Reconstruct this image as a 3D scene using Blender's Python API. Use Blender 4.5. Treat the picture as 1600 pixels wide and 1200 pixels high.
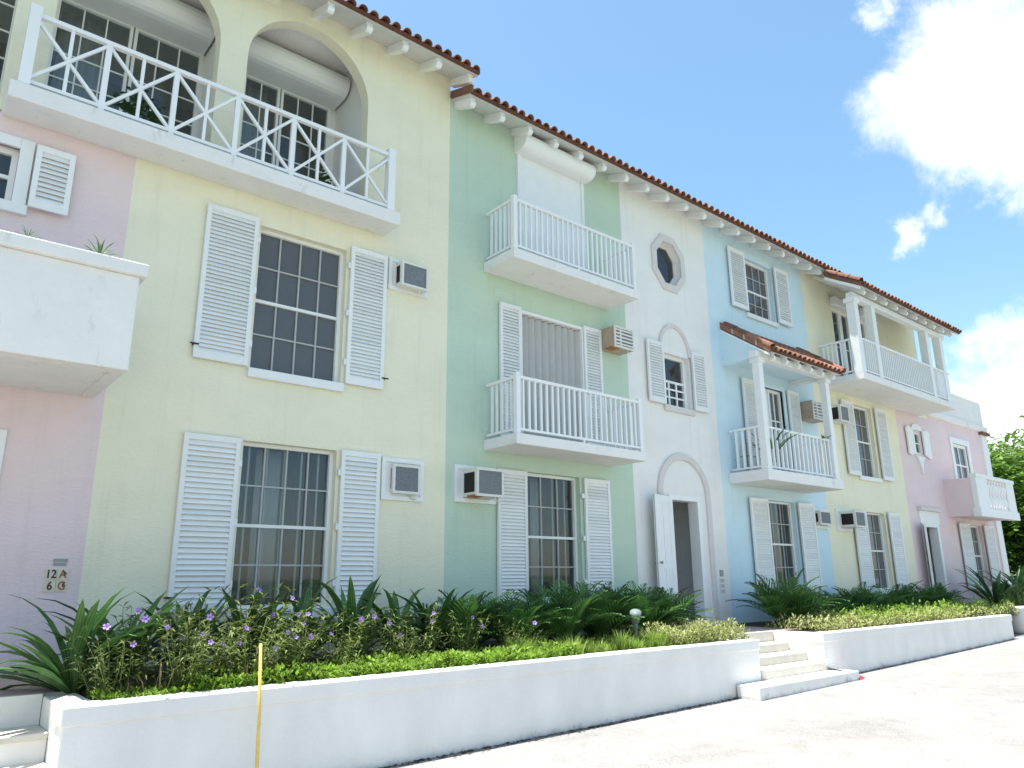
import bpy, bmesh, math, random
from mathutils import Vector, Matrix
random.seed(7)
sc = bpy.context.scene
for o in list(bpy.data.objects): bpy.data.objects.remove(o, do_unlink=True)
C = sc.collection
R = math.radians

# ------------------------------------------------------------------ camera
cam = bpy.data.cameras.new('camera'); camo = bpy.data.objects.new('camera', cam); C.objects.link(camo)
CAM = Vector((0.0, -9.0, 0.72)); YAW, PITCH, ROLL = 0.69986881, 0.25660922, -0.00921637
cam.sensor_width = 36.0; cam.lens = 36.0*1175.545/1600.0; cam.clip_start = 0.05; cam.clip_end = 5000
f = Vector((math.sin(YAW)*math.cos(PITCH), math.cos(YAW)*math.cos(PITCH), math.sin(PITCH)))
r = Vector((math.cos(YAW), -math.sin(YAW), 0)); u = r.cross(f)
r2 = math.cos(ROLL)*r+math.sin(ROLL)*u; u2 = -math.sin(ROLL)*r+math.cos(ROLL)*u
M = Matrix((r2, u2, -f)).transposed().to_4x4(); M.translation = CAM
camo.matrix_world = M; sc.camera = camo
def pixdir(x, y): return (r2*((x-800)/1175.545) - u2*((y-600)/1175.545) + f).normalized()

# ------------------------------------------------------------------ light
SUN = Vector((-0.15, 0.115, 1.0)).normalized()
EL = math.asin(SUN.z); AZ = math.atan2(SUN.x, SUN.y)
w = bpy.data.worlds.new('World'); sc.world = w; w.use_nodes = True
nt = w.node_tree; N = nt.nodes; Lk = nt.links; N.clear()
out = N.new('ShaderNodeOutputWorld'); bg = N.new('ShaderNodeBackground')
sky = N.new('ShaderNodeTexSky'); sky.sky_type = 'NISHITA'; sky.sun_disc = False
sky.sun_elevation = EL; sky.sun_rotation = AZ; sky.air_density = 1.0; sky.dust_density = 0.7; sky.ozone_density = 0.7
SKY_STRENGTH = 0.125
bg.inputs['Strength'].default_value = SKY_STRENGTH
Lk.new(bg.outputs[0], out.inputs[0])
tc = N.new('ShaderNodeTexCoord')
def wmath(op, a, b=None, c=None, clamp=False):
    n = N.new('ShaderNodeMath'); n.operation = op; n.use_clamp = clamp
    for i, v in enumerate((a, b, c)):
        if v is None: continue
        if isinstance(v, (int, float)): n.inputs[i].default_value = v
        else: Lk.new(v, n.inputs[i])
    return n.outputs[0]
nz = N.new('ShaderNodeTexNoise'); nz.inputs['Scale'].default_value = 6.5; nz.inputs['Detail'].default_value = 12; nz.inputs['Roughness'].default_value = 0.66; nz.inputs['Distortion'].default_value = 0.35
Lk.new(tc.outputs['Generated'], nz.inputs['Vector'])
# fair-weather cumulus spread over the whole dome; (direction, size) of each cloud
clouds = [(pixdir(1570, 125), 0.095), (pixdir(1500, 120), 0.045), (pixdir(1510, 205), 0.05), (pixdir(1580, 240), 0.045), (pixdir(1620, 60), 0.08), (pixdir(1690, 130), 0.08),
          (pixdir(1550, 590), 0.045), (pixdir(1522, 575), 0.022), (pixdir(1590, 640), 0.065), (pixdir(1660, 630), 0.09), (pixdir(1520, 640), 0.035), (pixdir(1375, 15), 0.025),
          (pixdir(1420, 372), 0.018), (pixdir(1500, 325), 0.02), (pixdir(1420, 120), 0.022)]
rc = random.Random(11)
for i in range(26):
    a = rc.uniform(0, 2*math.pi); e = rc.uniform(R(8), R(62))
    d = Vector((math.cos(a)*math.cos(e), math.sin(a)*math.cos(e), math.sin(e)))
    v = M.to_3x3().transposed() @ d
    if v.z < 0 and abs(v.x/v.z) < 0.85 and abs(v.y/v.z) < 0.68: continue
    clouds.append((d, rc.uniform(0.06, 0.2)))
mask = None
wn = N.new('ShaderNodeTexNoise'); wn.inputs['Scale'].default_value = 11; wn.inputs['Detail'].default_value = 7; wn.inputs['Roughness'].default_value = 0.62
Lk.new(tc.outputs['Generated'], wn.inputs['Vector'])
w1 = N.new('ShaderNodeVectorMath'); w1.operation = 'SUBTRACT'; Lk.new(wn.outputs['Color'], w1.inputs[0]); w1.inputs[1].default_value = (0.5, 0.5, 0.5)
w2 = N.new('ShaderNodeVectorMath'); w2.operation = 'SCALE'; Lk.new(w1.outputs[0], w2.inputs[0]); w2.inputs['Scale'].default_value = 0.16
w3 = N.new('ShaderNodeVectorMath'); w3.operation = 'ADD'; Lk.new(tc.outputs['Generated'], w3.inputs[0]); Lk.new(w2.outputs[0], w3.inputs[1])
for d, s in clouds:
    vd = N.new('ShaderNodeVectorMath'); vd.operation = 'DISTANCE'
    Lk.new(w3.outputs[0], vd.inputs[0]); vd.inputs[1].default_value = d
    m = wmath('MULTIPLY', wmath('SUBTRACT', 1.0, wmath('DIVIDE', vd.outputs['Value'], s*1.3)), min(1.0, 0.35+s*7))
    mask = m if mask is None else wmath('SMOOTH_MAX', mask, m, 0.15)
mask = wmath('MAXIMUM', mask, -1.2)
dens = wmath('ADD', mask, wmath('MULTIPLY', wmath('SUBTRACT', nz.outputs['Fac'], 0.5), 1.7))
mr = N.new('ShaderNodeMapRange'); mr.interpolation_type = 'SMOOTHSTEP'
mr.inputs['From Min'].default_value = -0.08; mr.inputs['From Max'].default_value = 0.6
Lk.new(dens, mr.inputs['Value'])
hsv = N.new('ShaderNodeHueSaturation'); hsv.inputs['Saturation'].default_value = 1.08; hsv.inputs['Hue'].default_value = 0.486
Lk.new(sky.outputs[0], hsv.inputs['Color'])
mix = N.new('ShaderNodeMix'); mix.data_type = 'RGBA'
Lk.new(mr.outputs[0], mix.inputs['Factor']); Lk.new(hsv.outputs[0], mix.inputs['A']); mix.inputs['B'].default_value = (5.2, 5.3, 5.5, 1)
Lk.new(mix.outputs['Result'], bg.inputs['Color'])
sl = bpy.data.lights.new('sun', 'SUN'); sl.energy = 5.0; sl.angle = R(0.53); sl.color = (1.0, 0.955, 0.885)
so = bpy.data.objects.new('sun', sl); C.objects.link(so); so.rotation_euler = SUN.to_track_quat('Z', 'Y').to_euler()
so.location = SUN*60
vs = sc.view_settings; vs.view_transform = 'Standard'; vs.look = 'None'; vs.gamma = 1; vs.use_curve_mapping = False; vs.exposure = 1.08

# ------------------------------------------------------------------ materials
def newmat(name):
    m = bpy.data.materials.new(name); m.use_nodes = True
    return m, m.node_tree.nodes, m.node_tree.links, m.node_tree.nodes['Principled BSDF']
def plain(name, col, rough=0.6, var=0.06, scale=4.0, bump=0.0, bscale=60.0, spec=0.3, metal=0.0, rnd=0.0, stain=None, stain_amt=0.0, stain_scale=3.0, stretch=(1,1,1), trans=0.0):
    m, n, l, p = newmat(name)
    geo = n.new('ShaderNodeNewGeometry')
    mp = n.new('ShaderNodeMapping'); mp.inputs['Scale'].default_value = stretch; l.new(geo.outputs['Position'], mp.inputs['Vector'])
    nz = n.new('ShaderNodeTexNoise'); nz.inputs['Scale'].default_value = scale; nz.inputs['Detail'].default_value = 6; nz.inputs['Roughness'].default_value = 0.6
    l.new(mp.outputs[0], nz.inputs['Vector'])
    rmp = n.new('ShaderNodeMapRange'); rmp.inputs['From Min'].default_value = 0.25; rmp.inputs['From Max'].default_value = 0.75
    rmp.inputs['To Min'].default_value = 1-var; rmp.inputs['To Max'].default_value = 1+var
    l.new(nz.outputs['Fac'], rmp.inputs['Value'])
    val = rmp.outputs[0]
    if rnd:
        oi = n.new('ShaderNodeObjectInfo'); mr = n.new('ShaderNodeMapRange'); mr.inputs['To Min'].default_value = 1-rnd; mr.inputs['To Max'].default_value = 1+rnd
        l.new(oi.outputs['Random'], mr.inputs['Value'])
        mm = n.new('ShaderNodeMath'); mm.operation = 'MULTIPLY'; l.new(val, mm.inputs[0]); l.new(mr.outputs[0], mm.inputs[1]); val = mm.outputs[0]
    h = n.new('ShaderNodeHueSaturation'); h.inputs['Color'].default_value = (*col, 1); l.new(val, h.inputs['Value'])
    colout = h.outputs[0]
    if stain:
        ns = n.new('ShaderNodeTexNoise'); ns.inputs['Scale'].default_value = stain_scale; ns.inputs['Detail'].default_value = 8; ns.inputs['Roughness'].default_value = 0.7
        mp2 = n.new('ShaderNodeMapping'); mp2.inputs['Scale'].default_value = (1, 1, 0.35); l.new(geo.outputs['Position'], mp2.inputs['Vector']); l.new(mp2.outputs[0], ns.inputs['Vector'])
        sr = n.new('ShaderNodeMapRange'); sr.inputs['From Min'].default_value = 0.58; sr.inputs['From Max'].default_value = 0.78; sr.inputs['To Max'].default_value = stain_amt
        l.new(ns.outputs['Fac'], sr.inputs['Value'])
        mx = n.new('ShaderNodeMix'); mx.data_type = 'RGBA'; l.new(sr.outputs[0], mx.inputs['Factor']); l.new(colout, mx.inputs['A']); mx.inputs['B'].default_value = (*stain, 1)
        colout = mx.outputs['Result']
    l.new(colout, p.inputs['Base Color'])
    p.inputs['Roughness'].default_value = rough; p.inputs['Specular IOR Level'].default_value = spec; p.inputs['Metallic'].default_value = metal
    if bump:
        nb = n.new('ShaderNodeTexNoise'); nb.inputs['Scale'].default_value = bscale; nb.inputs['Detail'].default_value = 5; l.new(mp.outputs[0], nb.inputs['Vector'])
        b = n.new('ShaderNodeBump'); b.inputs['Strength'].default_value = bump; b.inputs['Distance'].default_value = 0.02
        l.new(nb.outputs['Fac'], b.inputs['Height']); l.new(b.outputs[0], p.inputs['Normal'])
    if trans:
        o = n['Material Output']; t = n.new('ShaderNodeBsdfTranslucent'); l.new(colout, t.inputs['Color'])
        mxs = n.new('ShaderNodeMixShader'); mxs.inputs[0].default_value = trans; l.new(p.outputs[0], mxs.inputs[1]); l.new(t.outputs[0], mxs.inputs[2]); l.new(mxs.outputs[0], o.inputs[0])
    return m
def stucco(name, col):
    m = plain_stucco(name, col); n = m.node_tree.nodes; l = m.node_tree.links; p = n['Principled BSDF']
    src = p.inputs['Base Color'].links[0].from_socket; geo = n.new('ShaderNodeNewGeometry')
    mp = n.new('ShaderNodeMapping'); mp.inputs['Scale'].default_value = (7.0, 1.0, 0.45); l.new(geo.outputs['Position'], mp.inputs['Vector'])
    a = n.new('ShaderNodeTexNoise'); a.inputs['Scale'].default_value = 1.0; a.inputs['Detail'].default_value = 7; a.inputs['Roughness'].default_value = 0.65; l.new(mp.outputs[0], a.inputs['Vector'])
    r_ = n.new('ShaderNodeMapRange'); r_.inputs['From Min'].default_value = 0.54; r_.inputs['From Max'].default_value = 0.74; r_.inputs['To Min'].default_value = 0.0; r_.inputs['To Max'].default_value = 0.30; l.new(a.outputs['Fac'], r_.inputs['Value'])
    mx = n.new('ShaderNodeMix'); mx.data_type = 'RGBA'; l.new(r_.outputs[0], mx.inputs['Factor']); l.new(src, mx.inputs['A']); mx.inputs['B'].default_value = (*[c*0.72 for c in col], 1)
    l.new(mx.outputs['Result'], p.inputs['Base Color']); return m
def plain_stucco(name, col): return plain(name, col, rough=0.95, var=0.045, scale=1.3, bump=0.45, bscale=26, spec=0.1, stretch=(0.7, 1, 1.5), stain=tuple(c*0.86 for c in col), stain_amt=0.55, stain_scale=0.9)
MT = {}
MT['yellow'] = stucco('yellow_stucco', (0.80, 0.77, 0.60))
MT['green'] = stucco('green_stucco', (0.515, 0.635, 0.515))
MT['pink'] = stucco('pink_stucco', (0.755, 0.62, 0.63))
MT['white_wall'] = stucco('white_stucco', (0.80, 0.79, 0.76))
MT['blue'] = stucco('blue_stucco', (0.60, 0.755, 0.83))
MT['trimstone'] = plain('trim_plaster', (0.66, 0.62, 0.60), 0.9, 0.05, 5, 0.3, 40)
MT['paint'] = plain('white_paint', (0.80, 0.81, 0.80), 0.55, 0.03, 6, spec=0.35, rnd=0.025)
MT['slatpaint'] = plain('shutter_paint', (0.79, 0.80, 0.79), 0.5, 0.03, 9, spec=0.35, rnd=0.05)
MT['concrete'] = plain('painted_concrete', (0.78, 0.77, 0.75), 0.9, 0.04, 3, 0.35, 40, spec=0.15, stain=(0.30, 0.28, 0.25), stain_amt=0.5, stain_scale=5)
MT['rail'] = plain('railing_paint', (0.80, 0.81, 0.81), 0.45, 0.03, 5, spec=0.4)
MT['metal_grey'] = plain('grey_metal', (0.30, 0.31, 0.32), 0.6, 0.08, 20, spec=0.4)
MT['muntin'] = plain('grey_white_muntin', (0.42, 0.43, 0.43), 0.6, 0.05, 20)
MT['black'] = plain('black_iron', (0.03, 0.03, 0.03), 0.6, 0.1, 20)
MT['dark'] = plain('dark_opening', (0.025, 0.024, 0.023), 0.9, 0.1, 10)
MT['interior'] = plain('interior_plaster', (0.42, 0.40, 0.37), 0.95, 0.05, 2)
MT['tile'] = plain('terracotta', (0.235, 0.115, 0.078), 0.9, 0.3, 9, 0.3, 60, rnd=0.3, stain=(0.07, 0.05, 0.042), stain_amt=0.9, stain_scale=6)
MT['tileflat'] = plain('terracotta_bed', (0.14, 0.06, 0.04), 0.9, 0.25, 9)
MT['mortar'] = plain('mortar', (0.55, 0.42, 0.33), 0.9, 0.1, 20)
MT['deck'] = plain('soffit_board', (0.62, 0.62, 0.60), 0.8, 0.05, 5)
MT['acwhite'] = plain('appliance_enamel', (0.70, 0.69, 0.64), 0.5, 0.08, 12, stain=(0.35, 0.22, 0.10), stain_amt=0.45, stain_scale=9)
MT['acgrey'] = plain('condenser_mesh', (0.19, 0.21, 0.23), 0.7, 0.25, 40, 0.6, 120)
MT['actan'] = plain('tan_enamel', (0.42, 0.34, 0.26), 0.6, 0.15, 10, stain=(0.35, 0.14, 0.05), stain_amt=0.7, stain_scale=8)
MT['rust'] = plain('rust', (0.36, 0.15, 0.05), 0.9, 0.3, 30)
MT['curtain'] = plain('curtain_brown', (0.16, 0.145, 0.135), 0.9, 0.1, 8)
MT['blind'] = plain('grey_blind', (0.50, 0.50, 0.49), 0.85, 0.05, 8)
MT['sheer'] = plain('white_curtain', (0.70, 0.71, 0.72), 0.9, 0.05, 8)
MT['soil'] = plain('soil', (0.055, 0.042, 0.03), 1.0, 0.4, 14, 0.8, 30)
MT['leaf'] = plain('strap_leaf', (0.064, 0.145, 0.042), 0.48, 0.3, 6, spec=0.35, rnd=0.4, trans=0.18)
MT['frond'] = plain('frond_leaf', (0.066, 0.155, 0.040), 0.5, 0.3, 6, spec=0.3, rnd=0.45, trans=0.15)
MT['ruellia'] = plain('narrow_leaf', (0.145, 0.195, 0.055), 0.6, 0.5, 14, spec=0.3, rnd=0.25, trans=0.25)
MT['drystem'] = plain('dry_stem', (0.26, 0.20, 0.10), 0.8, 0.3, 14)
MT['cover'] = plain('ground_cover_leaf', (0.185, 0.310, 0.035), 0.55, 0.6, 5, spec=0.25, trans=0.35)
MT['grass'] = plain('bright_grass', (0.215, 0.320, 0.060), 0.6, 0.5, 6, spec=0.25, trans=0.35)
MT['varieg'] = plain('pale_leaf', (0.30, 0.33, 0.12), 0.6, 0.5, 16, spec=0.3, trans=0.25)
MT['purple'] = plain('purple_petal', (0.44, 0.28, 0.70), 0.6, 0.15, 20, rnd=0.2, trans=0.3)
MT['throat'] = plain('flower_throat', (0.16, 0.06, 0.30), 0.6, 0.1, 20)
MT['stake'] = plain('yellow_rod', (0.72, 0.52, 0.16), 0.5, 0.15, 20)
MT['lamp'] = plain('grey_green_enamel', (0.18, 0.23, 0.23), 0.5, 0.1, 20)
MT['lampdark'] = plain('dark_green_enamel', (0.018, 0.035, 0.033), 0.4, 0.1, 20)
MT['red'] = plain('red_plastic', (0.55, 0.03, 0.06), 0.5, 0.05, 20)
MT['bark'] = plain('bark', (0.12, 0.10, 0.08), 0.95, 0.3, 12, 0.8, 30)
MT['tree'] = plain('tree_leaf', (0.11, 0.21, 0.03), 0.55, 0.6, 1.1, spec=0.3, trans=0.3)
MT['tree2'] = plain('dark_tree_leaf', (0.04, 0.085, 0.022), 0.55, 0.6, 1.1, spec=0.3, trans=0.2)
MT['pot'] = plain('pot_plaster', (0.66, 0.65, 0.63), 0.9, 0.08, 8)
MT['ceramic'] = plain('cream_ceramic', (0.66, 0.60, 0.47), 0.35, 0.06, 40)
MT['ink'] = plain('dark_numeral', (0.05, 0.04, 0.035), 0.5, 0.05, 20)
MT['redink'] = plain('red_brown_glaze', (0.33, 0.12, 0.07), 0.5, 0.2, 60)
MT['step'] = plain('step_render', (0.60, 0.57, 0.50), 0.9, 0.1, 6, 0.3, 40, stain=(0.38, 0.32, 0.24), stain_amt=0.6, stain_scale=4)
MT['floor'] = plain('terracotta_landing', (0.42, 0.33, 0.29), 0.85, 0.12, 5, 0.2, 40)
MT['lawn'] = plain('lawn', (0.08, 0.12, 0.035), 0.9, 0.3, 3, 0.5, 20)
def rib(m, k=46.0, amt=0.28):
    n = m.node_tree.nodes; l = m.node_tree.links; p = n['Principled BSDF']; src = p.inputs['Base Color'].links[0].from_socket
    tcn = n.new('ShaderNodeTexCoord'); sp = n.new('ShaderNodeSeparateXYZ'); l.new(tcn.outputs['Object'], sp.inputs[0])
    a = n.new('ShaderNodeMath'); a.operation = 'MULTIPLY'; l.new(sp.outputs['Y'], a.inputs[0]); a.inputs[1].default_value = k*6.283
    b = n.new('ShaderNodeMath'); b.operation = 'COSINE'; l.new(a.outputs[0], b.inputs[0])
    c = n.new('ShaderNodeMapRange'); c.inputs['From Min'].default_value = -1; c.inputs['To Min'].default_value = 1-amt; c.inputs['To Max'].default_value = 1+amt; l.new(b.outputs[0], c.inputs['Value'])
    h = n.new('ShaderNodeHueSaturation'); l.new(src, h.inputs['Color']); l.new(c.outputs[0], h.inputs['Value'])
    for lk in list(src.links):
        if lk.to_node != h: l.new(h.outputs[0], lk.to_socket)
rib(MT['leaf'])
def glassmat(name, tint, dirt):
    m, n, l, p = newmat(name); o = n['Material Output']
    t = n.new('ShaderNodeBsdfTransparent'); t.inputs[0].default_value = (*tint, 1)
    g = n.new('ShaderNodeBsdfGlossy'); g.inputs['Roughness'].default_value = 0.03; g.inputs['Color'].default_value = (0.9, 0.95, 1, 1)
    lw = n.new('ShaderNodeLayerWeight'); lw.inputs['Blend'].default_value = 0.5
    pw = n.new('ShaderNodeMath'); pw.operation = 'POWER'; l.new(lw.outputs['Facing'], pw.inputs[0]); pw.inputs[1].default_value = 5.0
    fr = n.new('ShaderNodeMath'); fr.operation = 'MULTIPLY_ADD'; l.new(pw.outputs[0], fr.inputs[0]); fr.inputs[1].default_value = 0.9; fr.inputs[2].default_value = 0.04
    d = n.new('ShaderNodeBsdfDiffuse'); d.inputs['Color'].default_value = (0.30, 0.30, 0.295, 1)
    m1 = n.new('ShaderNodeMixShader'); m1.inputs[0].default_value = dirt; l.new(t.outputs[0], m1.inputs[1]); l.new(d.outputs[0], m1.inputs[2])
    m2 = n.new('ShaderNodeMixShader'); l.new(fr.outputs[0], m2.inputs[0]); l.new(m1.outputs[0], m2.inputs[1]); l.new(g.outputs[0], m2.inputs[2])
    l.new(m2.outputs[0], o.inputs[0]); n.remove(p); return m
MT['glass'] = glassmat('window_glass', (0.75, 0.78, 0.78), 0.06)
MT['screen'] = glassmat('screened_glass', (0.55, 0.56, 0.56), 0.30)
# asphalt: pale worn, speckled, patched, cracked
def asphalt():
    m, n, l, p = newmat('worn_pale_asphalt'); geo = n.new('ShaderNodeNewGeometry')
    def noise(s, d=6, rgh=0.6):
        q = n.new('ShaderNodeTexNoise'); q.inputs['Scale'].default_value = s; q.inputs['Detail'].default_value = d; q.inputs['Roughness'].default_value = rgh
        l.new(geo.outputs['Position'], q.inputs['Vector']); return q.outputs['Fac']
    def ramp(v, a, b, lo, hi):
        q = n.new('ShaderNodeMapRange'); q.inputs['From Min'].default_value = a; q.inputs['From Max'].default_value = b; q.inputs['To Min'].default_value = lo; q.inputs['To Max'].default_value = hi
        l.new(v, q.inputs['Value']); return q.outputs[0]
    def mul(a, b):
        q = n.new('ShaderNodeMath'); q.operation = 'MULTIPLY'; l.new(a, q.inputs[0]); l.new(b, q.inputs[1]); return q.outputs[0]
    v = mul(mul(ramp(noise(0.5), 0.3, 0.7, 0.84, 1.14), ramp(noise(55, 3), 0.3, 0.7, 0.72, 1.22)), ramp(noise(4, 8, 0.7), 0.35, 0.65, 0.92, 1.07))
    vor = n.new('ShaderNodeTexVoronoi'); vor.feature = 'DISTANCE_TO_EDGE'; vor.inputs['Scale'].default_value = 0.55
    wn = n.new('ShaderNodeTexNoise'); wn.inputs['Scale'].default_value = 1.2; wn.inputs['Detail'].default_value = 5; l.new(geo.outputs['Position'], wn.inputs['Vector'])
    mxv = n.new('ShaderNodeMix'); mxv.data_type = 'VECTOR'; mxv.inputs['Factor'].default_value = 0.3; l.new(geo.outputs['Position'], mxv.inputs['A']); l.new(wn.outputs['Color'], mxv.inputs['B'])
    l.new(mxv.outputs['Result'], vor.inputs['Vector'])
    v = mul(v, ramp(vor.outputs['Distance'], 0.0, 0.006, 0.86, 1.0))
    h = n.new('ShaderNodeHueSaturation'); h.inputs['Color'].default_value = (0.284, 0.276, 0.264, 1); l.new(v, h.inputs['Value']); l.new(h.outputs[0], p.inputs['Base Color'])
    p.inputs['Roughness'].default_value = 0.95; p.inputs['Specular IOR Level'].default_value = 0.2
    b = n.new('ShaderNodeBump'); b.inputs['Strength'].default_value = 0.5; b.inputs['Distance'].default_value = 0.01; l.new(noise(70, 4), b.inputs['Height']); l.new(b.outputs[0], p.inputs['Normal'])
    return m
MT['asphalt'] = asphalt()
def street_z(x):
    if x < 0: return -0.9+0.0035*x
    if x > 24: return street_z(24)+0.0275*(x-24)
    return -0.9+0.0035*x+0.0005*x*x
# planter wall: white render with mildew near the street and faint streaks
def planter_mat():
    m, n, l, p = newmat('planter_render'); geo = n.new('ShaderNodeNewGeometry'); sx = n.new('ShaderNodeSeparateXYZ'); l.new(geo.outputs['Position'], sx.inputs[0])
    def mth(op, a, b):
        q = n.new('ShaderNodeMath'); q.operation = op
        for i, v in enumerate((a, b)):
            if isinstance(v, (int, float)): q.inputs[i].default_value = v
            else: l.new(v, q.inputs[i])
        return q.outputs[0]
    x = sx.outputs['X']
    st = mth('ADD', mth('ADD', mth('MULTIPLY', x, 0.0035), mth('MULTIPLY', mth('MULTIPLY', x, x), 0.0005)), -0.9)
    hgt = mth('SUBTRACT', sx.outputs['Z'], st)
    nz = n.new('ShaderNodeTexNoise'); nz.inputs['Scale'].default_value = 2.2; nz.inputs['Detail'].default_value = 9; nz.inputs['Roughness'].default_value = 0.8
    mp = n.new('ShaderNodeMapping'); mp.inputs['Scale'].default_value = (1.6, 1.6, 0.8); l.new(geo.outputs['Position'], mp.inputs['Vector']); l.new(mp.outputs[0], nz.inputs['Vector'])
    edge = mth('MULTIPLY', mth('POWER', nz.outputs['Fac'], 5.0), 0.9)
    mr = n.new('ShaderNodeMapRange'); mr.inputs['From Min'].default_value = 0.02; mr.inputs['From Max'].default_value = -0.09; mr.inputs['To Max'].default_value = 0.7
    l.new(mth('SUBTRACT', hgt, edge), mr.inputs['Value'])
    n2 = n.new('ShaderNodeTexNoise'); n2.inputs['Scale'].default_value = 1.6; n2.inputs['Detail'].default_value = 6; l.new(mp.outputs[0], n2.inputs['Vector'])
    r2_ = n.new('ShaderNodeMapRange'); r2_.inputs['From Min'].default_value = 0.3; r2_.inputs['From Max'].default_value = 0.7; r2_.inputs['To Min'].default_value = 0.92; r2_.inputs['To Max'].default_value = 1.04; l.new(n2.outputs['Fac'], r2_.inputs['Value'])
    h = n.new('ShaderNodeHueSaturation'); h.inputs['Color'].default_value = (0.77, 0.755, 0.715, 1); l.new(r2_.outputs[0], h.inputs['Value'])
    mx = n.new('ShaderNodeMix'); mx.data_type = 'RGBA'; l.new(mr.outputs[0], mx.inputs['Factor']); l.new(h.outputs[0], mx.inputs['A']); mx.inputs['B'].default_value = (0.16, 0.16, 0.15, 1)
    l.new(mx.outputs['Result'], p.inputs['Base Color']); p.inputs['Roughness'].default_value = 0.9; p.inputs['Specular IOR Level'].default_value = 0.15
    nb = n.new('ShaderNodeTexNoise'); nb.inputs['Scale'].default_value = 30; nb.inputs['Detail'].default_value = 4; l.new(geo.outputs['Position'], nb.inputs['Vector'])
    b = n.new('ShaderNodeBump'); b.inputs['Strength'].default_value = 0.3; b.inputs['Distance'].default_value = 0.02; l.new(nb.outputs['Fac'], b.inputs['Height']); l.new(b.outputs[0], p.inputs['Normal'])
    return m
MT['planter'] = planter_mat()

# ------------------------------------------------------------------ helpers
WL = {}
def link(name, me, mat=None, parent=None, loc=(0,0,0), rot=(0,0,0), scale=None):
    o = bpy.data.objects.new(name, me); C.objects.link(o)
    loc = Vector(loc)
    if parent is not None: o.parent = parent; o.location = loc-WL.get(parent.name, Vector())
    else: o.location = loc
    WL[o.name] = loc
    o.rotation_euler = rot
    if scale: o.scale = scale
    if mat is not None and me is not None and not me.materials: me.materials.append(MT[mat])
    return o
def empty(name, loc): return link(name, None, None, None, loc)
def tag(o, label, cat, group=None, kind=None):
    o['label'] = label; o['category'] = cat
    if group: o['group'] = group
    if kind: o['kind'] = kind
    return o
class MB:
    def __init__(s): s.v = []; s.f = []
    def add(s, vs, fs):
        b = len(s.v); s.v += [tuple(q) for q in vs]; s.f += [tuple(b+i for i in q) for q in fs]; return s
    def box(s, x0, x1, y0, y1, z0, z1):
        if x0 > x1: x0, x1 = x1, x0
        if y0 > y1: y0, y1 = y1, y0
        if z0 > z1: z0, z1 = z1, z0
        return s.add([(x0,y0,z0),(x1,y0,z0),(x1,y1,z0),(x0,y1,z0),(x0,y0,z1),(x1,y0,z1),(x1,y1,z1),(x0,y1,z1)],
                     [(0,3,2,1),(4,5,6,7),(0,1,5,4),(1,2,6,5),(2,3,7,6),(3,0,4,7)])
    def bar(s, p, q, w, d, up=(0,0,1)):     # beam from p to q, w across, d along the other axis
        p = Vector(p); q = Vector(q); t = (q-p).normalized(); a = t.cross(Vector(up))
        if a.length < 1e-4: a = t.cross(Vector((0,1,0)))
        a.normalize(); b = a.cross(t)
        vs = []
        for e in (p, q):
            for i, j in ((-1,-1),(1,-1),(1,1),(-1,1)): vs.append(e+a*(w/2*i)+b*(d/2*j))
        return s.add(vs, [(0,1,2,3),(7,6,5,4),(0,4,5,1),(1,5,6,2),(2,6,7,3),(3,7,4,0)])
    def tube(s, pts, rad, n=8, cap=True):
        pts = [Vector(p) for p in pts]
        if isinstance(rad, (int, float)): rad = [rad]*len(pts)
        rings = []; base = len(s.v)
        prev = None
        for i, p in enumerate(pts):
            t = (pts[min(i+1, len(pts)-1)]-pts[max(i-1, 0)]).normalized()
            a = t.cross(Vector((0,0,1))) if prev is None else prev-t*prev.dot(t)
            if a.length < 1e-3: a = t.cross(Vector((0,1,0)))
            a.normalize(); prev = a; b = t.cross(a)
            for k in range(n):
                g = 2*math.pi*k/n; s.v.append(tuple(p+(a*math.cos(g)+b*math.sin(g))*rad[i]))
        for i in range(len(pts)-1):
            for k in range(n):
                k2 = (k+1) % n; s.f.append((base+i*n+k, base+i*n+k2, base+(i+1)*n+k2, base+(i+1)*n+k))
        if cap:
            s.f.append(tuple(base+k for k in reversed(range(n)))); s.f.append(tuple(base+(len(pts)-1)*n+k for k in range(n)))
        return s
    def prism(s, poly, y0, y1):             # polygon in X,Z swept along Y
        n = len(poly)
        return s.add([(x, y0, z) for x, z in poly]+[(x, y1, z) for x, z in poly],
                     [tuple(range(n)), tuple(reversed(range(n, 2*n)))]+[(i, i+n, (i+1) % n+n, (i+1) % n) for i in range(n)])
    def prismx(s, poly, x0, x1):            # polygon in Y,Z swept along X
        n = len(poly)
        return s.add([(x0, y, z) for y, z in poly]+[(x1, y, z) for y, z in poly],
                     [tuple(range(n)), tuple(reversed(range(n, 2*n)))]+[(i, i+n, (i+1) % n+n, (i+1) % n) for i in range(n)])
    def mesh(s, name, org=None, smooth=False):
        me = bpy.data.meshes.new(name); o = org or Vector()
        me.from_pydata([(x-o[0], y-o[1], z-o[2]) for x, y, z in s.v], [], s.f)
        bm = bmesh.new(); bm.from_mesh(me); bmesh.ops.recalc_face_normals(bm, faces=bm.faces); bm.to_mesh(me); bm.free()
        if smooth:
            for p in me.polygons: p.use_smooth = True
        me.update(); return me
    def build(s, name, mat, parent=None, smooth=False, bevel=0.0):
        xs, ys, zs = zip(*s.v); org = Vector(((min(xs)+max(xs))/2, (min(ys)+max(ys))/2, min(zs)))
        o = link(name, s.mesh(name, org, smooth), mat, parent, org)
        if bevel:
            b = o.modifiers.new('bevel', 'BEVEL'); b.width = bevel; b.segments = 2; b.limit_method = 'ANGLE'
        return o
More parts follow.
